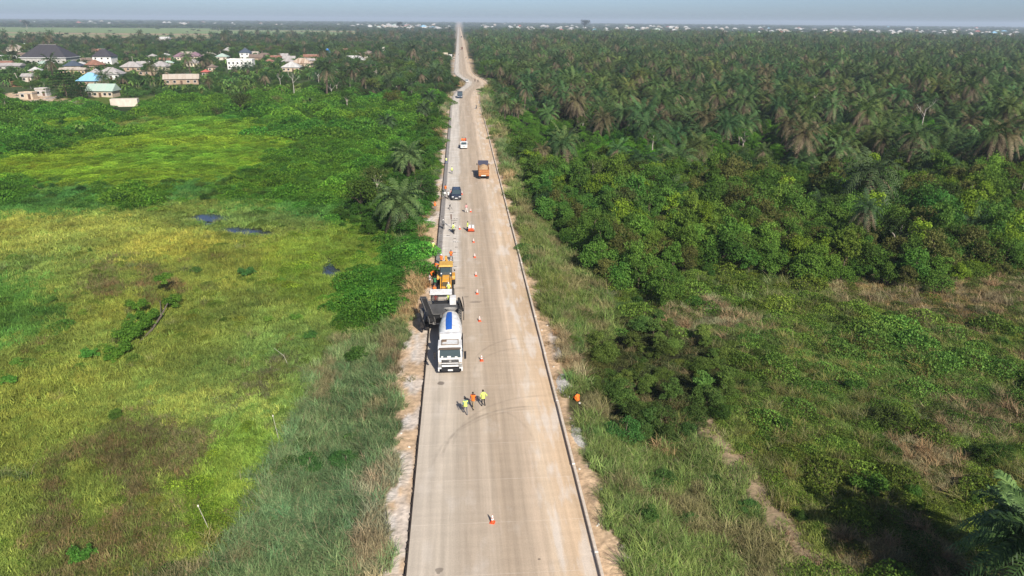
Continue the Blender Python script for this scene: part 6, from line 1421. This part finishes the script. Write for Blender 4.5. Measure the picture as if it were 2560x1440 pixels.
# ================================================================== people
_tmp = bpy.data.scenes.new('figure_workshop')
SKINM = mat('skin_brown', (.075, .042, .028), .55, var=.1); HAIRM = mat('hair_black', (.012, .01, .009), .9)
CLOTH = {}
def cloth(n):
    C = dict(lime=(.60, .70, .16), orange=(.85, .19, .03), white=(.72, .71, .68), black=(.02, .02, .022), navy=(.03, .035, .055), grey=(.15, .15, .155), khaki=(.32, .25, .16), green=(.05, .22, .09), pink=(.55, .28, .26), teal=(.10, .22, .22), maroon=(.16, .04, .035), red=(.5, .05, .03), yellow=(.75, .6, .08), brown=(.13, .08, .05), silver=(.55, .55, .53), blue=(.08, .14, .3))
    return mat('cloth_' + n, C[n], .85, var=.18, scale=9, bump=.1, spec=.2)
def pose(kind, rnd):
    """joint positions, figure looks along +Y, 1.75 m tall"""
    J = dict(pel=(0, 0, .94), spi=(0, 0, 1.17), che=(0, 0, 1.40), nec=(0, .01, 1.51), hea=(0, .03, 1.62), hL=(-.10, 0, .90), hR=(.10, 0, .90), kL=(-.11, .03, .50), kR=(.11, .03, .50), aL=(-.12, -.02, .09), aR=(.12, -.02, .09), tL=(-.14, .15, .04), tR=(.14, .15, .04),
             sL=(-.18, 0, 1.42), sR=(.18, 0, 1.42), eL=(-.25, -.02, 1.14), eR=(.25, -.02, 1.14), wL=(-.26, .08, .90), wR=(.26, .08, .90))
    J = {k: Vector(v) for k, v in J.items()}
    def up(names, f):
        for n in names: J[n] = f(J[n])
    torso = ['spi', 'che', 'nec', 'hea', 'sL', 'sR', 'eL', 'eR', 'wL', 'wR']
    if kind == 'walk':
        J['kL'] += Vector((0, .18, .02)); J['aL'] += Vector((0, .28, .0)); J['tL'] += Vector((0, .28, .03)); J['kR'] += Vector((0, -.06, 0)); J['aR'] += Vector((0, -.30, .06)); J['tR'] += Vector((0, -.28, .0))
        J['wL'] += Vector((0, -.2, 0)); J['eL'] += Vector((0, -.08, 0)); J['wR'] += Vector((0, .16, .04))
    elif kind == 'hips':
        J['eR'] = Vector((.40, -.06, 1.17)); J['wR'] = Vector((.20, .08, 1.02)); J['wL'] += Vector((.02, .04, 0)); J['aR'] += Vector((.07, 0, 0)); J['tR'] += Vector((.09, 0, 0))
    elif kind == 'wide':
        for s, n in ((-1, 'L'), (1, 'R')): J['k' + n] += Vector((s * .07, 0, 0)); J['a' + n] += Vector((s * .13, 0, 0)); J['t' + n] += Vector((s * .14, 0, 0))
        J['wL'] = Vector((-.12, .22, 1.1)); J['wR'] = Vector((.14, .22, 1.08))
    elif kind == 'bend':
        c = J['pel'].copy(); M = Matrix.Rotation(-R(68), 3, 'X'); up(torso, lambda v: c + M @ (v - c) + Vector((0, -.08, .0)))
        for s, n in ((-1, 'L'), (1, 'R')): J['e' + n] = J['s' + n] + Vector((s * .05, .10, -.27)); J['w' + n] = J['s' + n] + Vector((s * -.02, .24, -.50)); J['k' + n] += Vector((s * .04, .08, -.02)); J['h' + n] += Vector((0, -.08, 0))
        J['pel'] += Vector((0, -.08, 0))
    elif kind == 'squat':
        dz = Vector((0, -.12, -.52)); up(['pel', 'hL', 'hR'] + torso, lambda v: v + dz); c = J['pel'].copy(); M = Matrix.Rotation(-R(28), 3, 'X'); up(torso, lambda v: c + M @ (v - c))
        for s, n in ((-1, 'L'), (1, 'R')): J['k' + n] = Vector((s * .19, .30, .52)); J['w' + n] = Vector((s * .12, .5, .42)); J['e' + n] = Vector((s * .24, .28, .60))
    elif kind == 'sit':
        dz = Vector((0, 0, -.78)); up(['pel', 'hL', 'hR'] + torso, lambda v: v + dz); c = J['pel'].copy(); M = Matrix.Rotation(-R(18), 3, 'X'); up(torso, lambda v: c + M @ (v - c))
        for s, n in ((-1, 'L'), (1, 'R')): J['k' + n] = Vector((s * .2, .38, .42)); J['a' + n] = Vector((s * .18, .58, .09)); J['t' + n] = Vector((s * .2, .74, .05)); J['w' + n] = Vector((s * .12, .42, .46)); J['e' + n] = Vector((s * .28, .16, .40))
    elif kind == 'seat':      # on a bench, saddle or chair 0.45 m high
        dz = Vector((0, 0, -.42)); up(['pel', 'hL', 'hR'] + torso, lambda v: v + dz)
        for s, n in ((-1, 'L'), (1, 'R')): J['k' + n] = Vector((s * .16, .42, .50)); J['a' + n] = Vector((s * .16, .40, .09)); J['t' + n] = Vector((s * .17, .56, .05)); J['w' + n] = Vector((s * .16, .36, .62)); J['e' + n] = Vector((s * .28, .12, .72))
    elif kind == 'ride':
        dz = Vector((0, -.05, -.06)); up(['pel', 'hL', 'hR'] + torso, lambda v: v + dz); c = J['pel'].copy(); M = Matrix.Rotation(-R(14), 3, 'X'); up(torso, lambda v: c + M @ (v - c))
        for s, n in ((-1, 'L'), (1, 'R')): J['k' + n] = Vector((s * .25, .34, .72)); J['a' + n] = Vector((s * .22, .12, .33)); J['t' + n] = Vector((s * .24, .28, .29)); J['w' + n] = Vector((s * .34, .66, 1.06)); J['e' + n] = Vector((s * .34, .36, 1.10))
    elif kind == 'reach':
        J['eR'] = Vector((.36, .14, 1.28)); J['wR'] = Vector((.56, .26, 1.18)); J['wL'] = Vector((-.2, .25, 1.05)); J['aL'] += Vector((-.08, .1, 0)); J['tL'] += Vector((-.1, .1, 0))
    elif kind == 'push':
        for s, n in ((-1, 'L'), (1, 'R')): J['e' + n] = Vector((s * .26, .12, 1.16)); J['w' + n] = Vector((s * .24, .38, 1.04))
        J['aR'] += Vector((0, -.2, 0)); J['tR'] += Vector((0, -.2, 0))
    return J
BONES = [('pel', 'spi'), ('spi', 'che'), ('che', 'nec'), ('nec', 'hea'), ('pel', 'hL'), ('pel', 'hR'), ('hL', 'kL'), ('hR', 'kR'), ('kL', 'aL'), ('kR', 'aR'), ('aL', 'tL'), ('aR', 'tR'), ('che', 'sL'), ('che', 'sR'), ('sL', 'eL'), ('sR', 'eR'), ('eL', 'wL'), ('eR', 'wR')]
RAD = dict(pel=.145, spi=.135, che=.15, nec=.06, hea=.055, hL=.095, hR=.095, kL=.066, kR=.066, aL=.048, aR=.048, tL=.045, tR=.045, sL=.072, sR=.072, eL=.047, eR=.047, wL=.033, wR=.033)
def person(p, rz, kind, label, top='white', legs='grey', vest=None, hat=None, sleeves='short', shoes='black', boots=False, scale=1.0, group=None):
    J = pose(kind, 0); names = list(J)
    me = bpy.data.meshes.new('armature_cage'); me.from_pydata([J[n] for n in names], [(names.index(a), names.index(b)) for a, b in BONES], [])
    ob = bpy.data.objects.new('armature_cage', me); _tmp.collection.objects.link(ob)
    ob.modifiers.new('skin', 'SKIN'); sv = me.skin_vertices[0].data
    for i, n in enumerate(names): sv[i].radius = (RAD[n], RAD[n] * (.72 if n in ('pel', 'spi', 'che') else 1)); sv[i].use_root = n == 'pel'
    sm = ob.modifiers.new('sub', 'SUBSURF'); sm.levels = 1; sm.render_levels = 1
    vl = _tmp.view_layers[0]; vl.update(); dg = vl.depsgraph; body = bpy.data.meshes.new_from_object(ob.evaluated_get(dg)); bpy.data.objects.remove(ob)
    V = np.empty(len(body.vertices) * 3); body.vertices.foreach_get('co', V); V = V.reshape(-1, 3)
    cen = np.array([V[list(f.vertices)].mean(0) for f in body.polygons])
    A = np.array([J[a] for a, b in BONES]); B = np.array([J[b] for a, b in BONES]); D = B - A
    t = np.clip(((cen[:, None] - A) * D).sum(2) / (D * D).sum(1), 0, 1); dist = np.linalg.norm(cen[:, None] - (A + t[..., None] * D), axis=2) - np.array([.5 * (RAD[a] + RAD[b]) for a, b in BONES]) * .6
    nb = dist.argmin(1); region = np.zeros(len(cen), int)          # 0 skin 1 top 2 legs 3 shoes
    for k, (a, b) in enumerate(BONES):
        r_ = 0
        if b in ('spi', 'che', 'sL', 'sR') or a in ('sL', 'sR') or (a == 'che' and b == 'nec'): r_ = 1
        if a in ('eL', 'eR') and sleeves == 'long': r_ = 1
        if a == 'pel' and b != 'spi' or a in ('hL', 'hR', 'kL', 'kR'): r_ = 2
        if a in ('aL', 'aR'): r_ = 3
        region[nb == k] = r_
    bk = [i for i, (a, b) in enumerate(BONES) if a in ('kL', 'kR')]
    if boots:
        for i in bk: region[(nb == i) & (t[np.arange(len(cen)), nb] > .35)] = 3
    # head, hands
    mb = MB(); mb.cur = 0
    hd = J['hea'] + (J['hea'] - J['nec']).normalized() * .05; up_ = (J['hea'] - J['nec']).normalized()
    if kind == 'bend': up_ = (up_ + Vector((0, 0, .7))).normalized()
    q = Vector((0, 0, 1)).rotation_difference(up_).to_matrix(); mh = MB(); mh.ball((0, 0, 0), (.076, .096, .118), 14, 10); mh.cur = 0
    mh.cyl((0, .085, -.005), (0, .118, -.03), .010, .018, 6); mh.ball((-.078, 0, -.01), (.014, .028, .034), 6, 4); mh.ball((.078, 0, -.01), (.014, .028, .034), 6, 4); mh.ball((0, .06, -.075), (.042, .034, .032), 8, 5)
    mh.cur = 5; mh.ball((-.03, .088, .012), (.012, .007, .007), 6, 4); mh.ball((.03, .088, .012), (.012, .007, .007), 6, 4); mh.cur = 6; mh.box((0, .0935, -.058), (.042, .006, .010))
    for s in ('L', 'R'):
        sg = -1 if s == 'L' else 1; w_ = J['w' + s]; d = (w_ - J['e' + s]).normalized(); sd = d.orthogonal().normalized(); ax = d.cross(sd)
        mb.tube([w_ - d * .01, w_ + d * .045, w_ + d * .095], [.03, .042, .036], 8)
        for k in range(4):
            b0 = w_ + d * .09 + sd * (.027 - .018 * k); l = (.068, .078, .072, .056)[k]; mb.tube([b0, b0 + d * l * .5 + ax * .006, b0 + d * l * .85 + ax * .022], [.0095, .0085, .007], 6)
        b0 = w_ + d * .035 + sd * .036; mb.tube([b0, b0 + sd * .028 + d * .03, b0 + sd * .034 + d * .062], [.012, .010, .008], 6)
    bm = bmesh.new(); bm.from_mesh(body); bm.faces.ensure_lookup_table()
    for f, r_ in zip(bm.faces, region): f.material_index = int(r_); f.smooth = True
    def addmb(m_, M=None, off_=None):
        vs = [bm.verts.new((M @ Vector(v) + off_) if M else Vector(v)) for v in m_.v]
        for f, mi in zip(m_.f, m_.m):
            try: g = bm.faces.new([vs[i] for i in f]); g.material_index = {0: 0, 5: 4, 6: 5}[mi]; g.smooth = True
            except ValueError: pass
    addmb(mb); addmb(mh, q, hd)
    out = bpy.data.meshes.new('body'); bm.to_mesh(out); bm.free(); bpy.data.meshes.remove(body)
    for m_ in (SKINM, cloth(top), cloth(legs), cloth(shoes), mat('eye_white', (.6, .58, .55), .3), mat('lips_brown', (.09, .035, .03), .6)): out.materials.append(m_)
    o = empty('person', p, rz, scale); tag(o, label, 'person', group); link('body', out, o)
    # vest: a loose shell over the torso
    if vest:
        tor = [i for i, (a, b) in enumerate(BONES) if (a, b) in (('pel', 'spi'), ('spi', 'che'), ('che', 'nec'), ('che', 'sL'), ('che', 'sR'), ('pel', 'hL'), ('pel', 'hR'), ('hL', 'kL'), ('hR', 'kR'))]
        bm = bmesh.new(); bm.from_mesh(out); bm.faces.ensure_lookup_table(); bm.normal_update(); nf = len(region)
        for f in bm.faces:
            k = f.index
            f.tag = not (k < nf and nb[k] in tor)
        bmesh.ops.delete(bm, geom=[f for f in bm.faces if f.tag], context='FACES')
        bm.normal_update()
        for v in bm.verts: v.co += v.normal * .022
        sp, ch = J['spi'], J['che']; ax = (ch - J['pel']).normalized()
        bmesh.ops.bisect_plane(bm, geom=bm.verts[:] + bm.edges[:] + bm.faces[:], plane_co=J['pel'] - ax * .07, plane_no=ax, clear_inner=True)
        bmesh.ops.bisect_plane(bm, geom=bm.verts[:] + bm.edges[:] + bm.faces[:], plane_co=J['nec'] - ax * .03, plane_no=ax, clear_outer=True)
        for f in bm.faces:
            h_ = (f.calc_center_median() - J['pel']).dot(ax); f.material_index = 1 if (.10 < h_ < .15 or .26 < h_ < .31) else 0
        ve = bpy.data.meshes.new('vest'); bm.to_mesh(ve); bm.free(); ve.materials.clear(); ve.materials.append(cloth(vest)); ve.materials.append(cloth('silver')); link('vest', ve, o)
    mb = MB(); M3 = q.to_4x4(); M3.translation = hd
    if hat: mb.ball((0, -.005, .035), (.098, .118, .105), 14, 6, True); mb.cyl((0, .01, .03), (0, .01, .042), .125, .12, 16)
    else: mb.ball((0, -.012, .028), (.083, .098, .098), 14, 6, True); mb.ball((0, -.035, -.01), (.078, .07, .08), 12, 6)
    hm = mb.part('helmet' if hat else 'hair', mat('helmet_' + hat, dict(white=(.78, .78, .76), yellow=(.75, .55, .05), orange=(.8, .25, .05), red=(.5, .05, .03))[hat], .35) if hat else HAIRM, o, True); hm.matrix_local = M3
    return o
FC = math.pi          # facing the camera
def at_p(px, py, z=0.0): return at(px, py, z)
PEOPLE = [
 ((1164, 1036), FC * .0 + .15, 'walk', 'person walking away in a pale lime vest, left of the three in the road', dict(top='teal', legs='grey', vest='lime')),
 ((1183, 1021), FC - .35, 'walk', 'person in an orange vest and light shorts walking, middle of the three in the road', dict(top='maroon', legs='khaki', vest='orange', sleeves='long')),
 ((1208, 1016), .2, 'hips', 'person in yellow with hand on hip, right of the three in the road', dict(top='lime', legs='black', vest='lime', sleeves='long')),
 ((1155, 861), FC * .5, 'stand', 'person dressed in black with yellow boots beside the mixer drum', dict(top='black', legs='black', sleeves='long', shoes='yellow', boots=True, hat='red')),
 ((1128, 652), FC, 'wide', 'person in an orange vest standing alone behind the backhoe', dict(top='maroon', legs='navy', vest='orange')),
 ((1084, 630), .6, 'reach', 'person in a lime vest and pale clothes pointing on the left verge', dict(top='white', legs='pink', vest='lime', sleeves='long')),
 ((1104, 663), FC - .3, 'walk', 'person with a white helmet and orange vest beside the backhoe arm', dict(top='pink', legs='black', vest='orange', hat='white')),
 ((1096, 677), FC * .6, 'bend', 'person in orange bending over the fresh edge strip', dict(top='orange', legs='brown', vest='orange')),
 ((1079, 697), -FC * .5, 'bend', 'person in an orange vest stooping on the verge beside the formwork', dict(top='orange', legs='white', vest='orange')),
 ((1075, 714), FC * .6, 'wide', 'person in a white and orange vest on the verge left of the backhoe', dict(top='pink', legs='brown', vest='white')),
 ((1088, 720), FC * .9, 'stand', 'person in a green vest and dark clothes between the verge and the backhoe', dict(top='black', legs='black', vest='green', sleeves='long')),
 ((1088, 741), 0.2, 'bend', 'person with an orange helmet stooping behind the paving machine', dict(top='white', legs='grey', vest='orange', hat='orange')),
 ((1122, 737), FC, 'stand', 'person with a white helmet and lime vest between backhoe and paver', dict(top='white', legs='navy', vest='lime', hat='white')),
 ((1109, 573), FC - .4, 'stand', 'person in a grey checked shirt and white helmet near the motorcycle', dict(top='grey', legs='black', hat='white', sleeves='long')),
 ((1166, 532), .4, 'walk', 'person in white trousers standing by the cone in the middle lane', dict(top='pink', legs='white')),
 ((1114, 482), FC + .2, 'stand', 'person in an orange vest left of the parked dark car', dict(top='maroon', legs='grey', vest='orange')),
 ((1121, 498), FC * .8, 'stand', 'person in a pale shirt in front of the parked dark car', dict(top='white', legs='black', vest='white')),
 ((1128, 494), FC * .3, 'stand', 'person in a pink shirt leaning at the door of the dark car', dict(top='pink', legs='grey', sleeves='long')),
 ((1088, 526), FC, 'stand', 'person with an orange helmet on the left verge beneath the palm', dict(top='pink', legs='grey', hat='orange', vest='orange')),
 ((1116, 410), FC * .2, 'walk', 'person in a lime vest on the fresh strip at the left edge', dict(top='white', legs='blue', vest='lime')),
 ((1130, 435), .1, 'walk', 'person in a lime vest walking in the new lane', dict(top='white', legs='grey', vest='lime')),
 ((1115, 352), FC * .5, 'stand', 'person in white far along the left verge', dict(top='white', legs='khaki')),
 ((1169, 578), -FC * .55, 'push', 'person in a lime vest holding the handles of the two-tank machine', dict(top='lime', legs='black', vest='lime')),
 ((1445, 1004), FC * .15, 'sit', 'person in bright orange sitting on the right verge in the shade', dict(top='orange', legs='navy', vest='orange', sleeves='long')),
]
for (px, py), rz, kind, label, kw in PEOPLE:
    p = at(px, py)
    if p.x < RL - .1 or p.x > RR + .3: p = at(px, py, -.16); p.z = float(field_z(np.array([p.x]), np.array([p.y]))[0])
    person(p, rz, kind, label, **kw)
# on the paver platform, in the pickup bed, in the backhoe
pv = Vector((-2.5, 75.4, 0))
person(pv + Vector((.65, .35, 2.09)), FC, 'stand', 'operator in a lime vest under the white canopy of the paver', top='white', legs='grey', vest='lime', scale=.93)
person(pv + Vector((-.9, .35, 2.09)), FC, 'stand', 'operator in dark clothes under the paver canopy', top='maroon', legs='black', scale=.93)
bh = at(1114, 733); person((bh.x + .05, bh.y - .2 + 3.55, 1.13), FC, 'seat', 'driver seated in the backhoe cab', top='maroon', legs='grey')
vp = VAN.location
for dx, dy, tp, lb in ((-.45, 1.6, 'orange', 'left'), (.1, 1.3, 'orange', 'middle'), (.5, 1.7, 'red', 'right')): person((vp.x + dx, vp.y + dy, .87), FC, 'stand', f'worker in {tp} riding in the bed of the white pickup, {lb} of three', top=tp, legs='navy', vest='orange' if tp == 'orange' else None, scale=.98)
# motorcycles with riders
def biker(px, py, rz, lb, tp, hat=None, grp=None, vest=None, ml=None):
    p = at(px, py); motorcycle_mesh('motorcycle', p, rz, ml, grp); M = Matrix.Rotation(rz, 3, 'Z'); person(p + M @ Vector((0, -.30, 0)), rz, 'ride', lb, top=tp, legs='black', hat=hat, vest=vest)
biker(1134, 582, FC + .12, 'rider in a lime vest sitting on the motorcycle in the new lane', 'white', None, None, 'lime', 'motorcycle facing the camera in the new lane, front wheel brownish')
biker(1191, 272, 0, 'rider on the motorcycle driving away before the bend', 'grey', None, None, None, 'motorcycle driving away along the sandy right shoulder before the bend')
biker(1187.5, 204, 0, 'rider of the left motorcycle of the pair in the bend', 'maroon', None, None, None, 'left motorcycle of the pair in the bend')
biker(1195, 206, 0, 'rider of the right motorcycle of the pair in the bend', 'black', None, None, None, 'right motorcycle of the pair in the bend')
biker(1146, 138, FC, 'rider coming along the left lane beyond the bend', 'grey', None, None, None, 'motorcycle on the left lane beyond the bend')
biker(1165, 146, 0, 'rider on the right shoulder beyond the bend', 'black', None, None, None, 'motorcycle on the right shoulder beyond the bend')
bpy.data.scenes.remove(_tmp)
# ================================================================== air
def haze():
    mb = MB(); mb.box((1500, 4900, 30), (26000, 10600 + 10000, 70)); me = mb.mesh('haze', [])
    m = bpy.data.materials.new('haze_air'); m.use_nodes = True; nt = m.node_tree; nt.nodes.clear()
    v = nt.nodes.new('ShaderNodeVolumePrincipled'); ou = nt.nodes.new('ShaderNodeOutputMaterial'); nt.links.new(v.outputs[0], ou.inputs['Volume'])
    v.inputs['Color'].default_value = (.72, .85, 1.0, 1); v.inputs['Density'].default_value = HAZE; v.inputs['Anisotropy'].default_value = .0
    me.materials.clear(); me.materials.append(m); o = link('haze', me); tag(o, kind='stuff')
HAZE = 0.00014
haze()
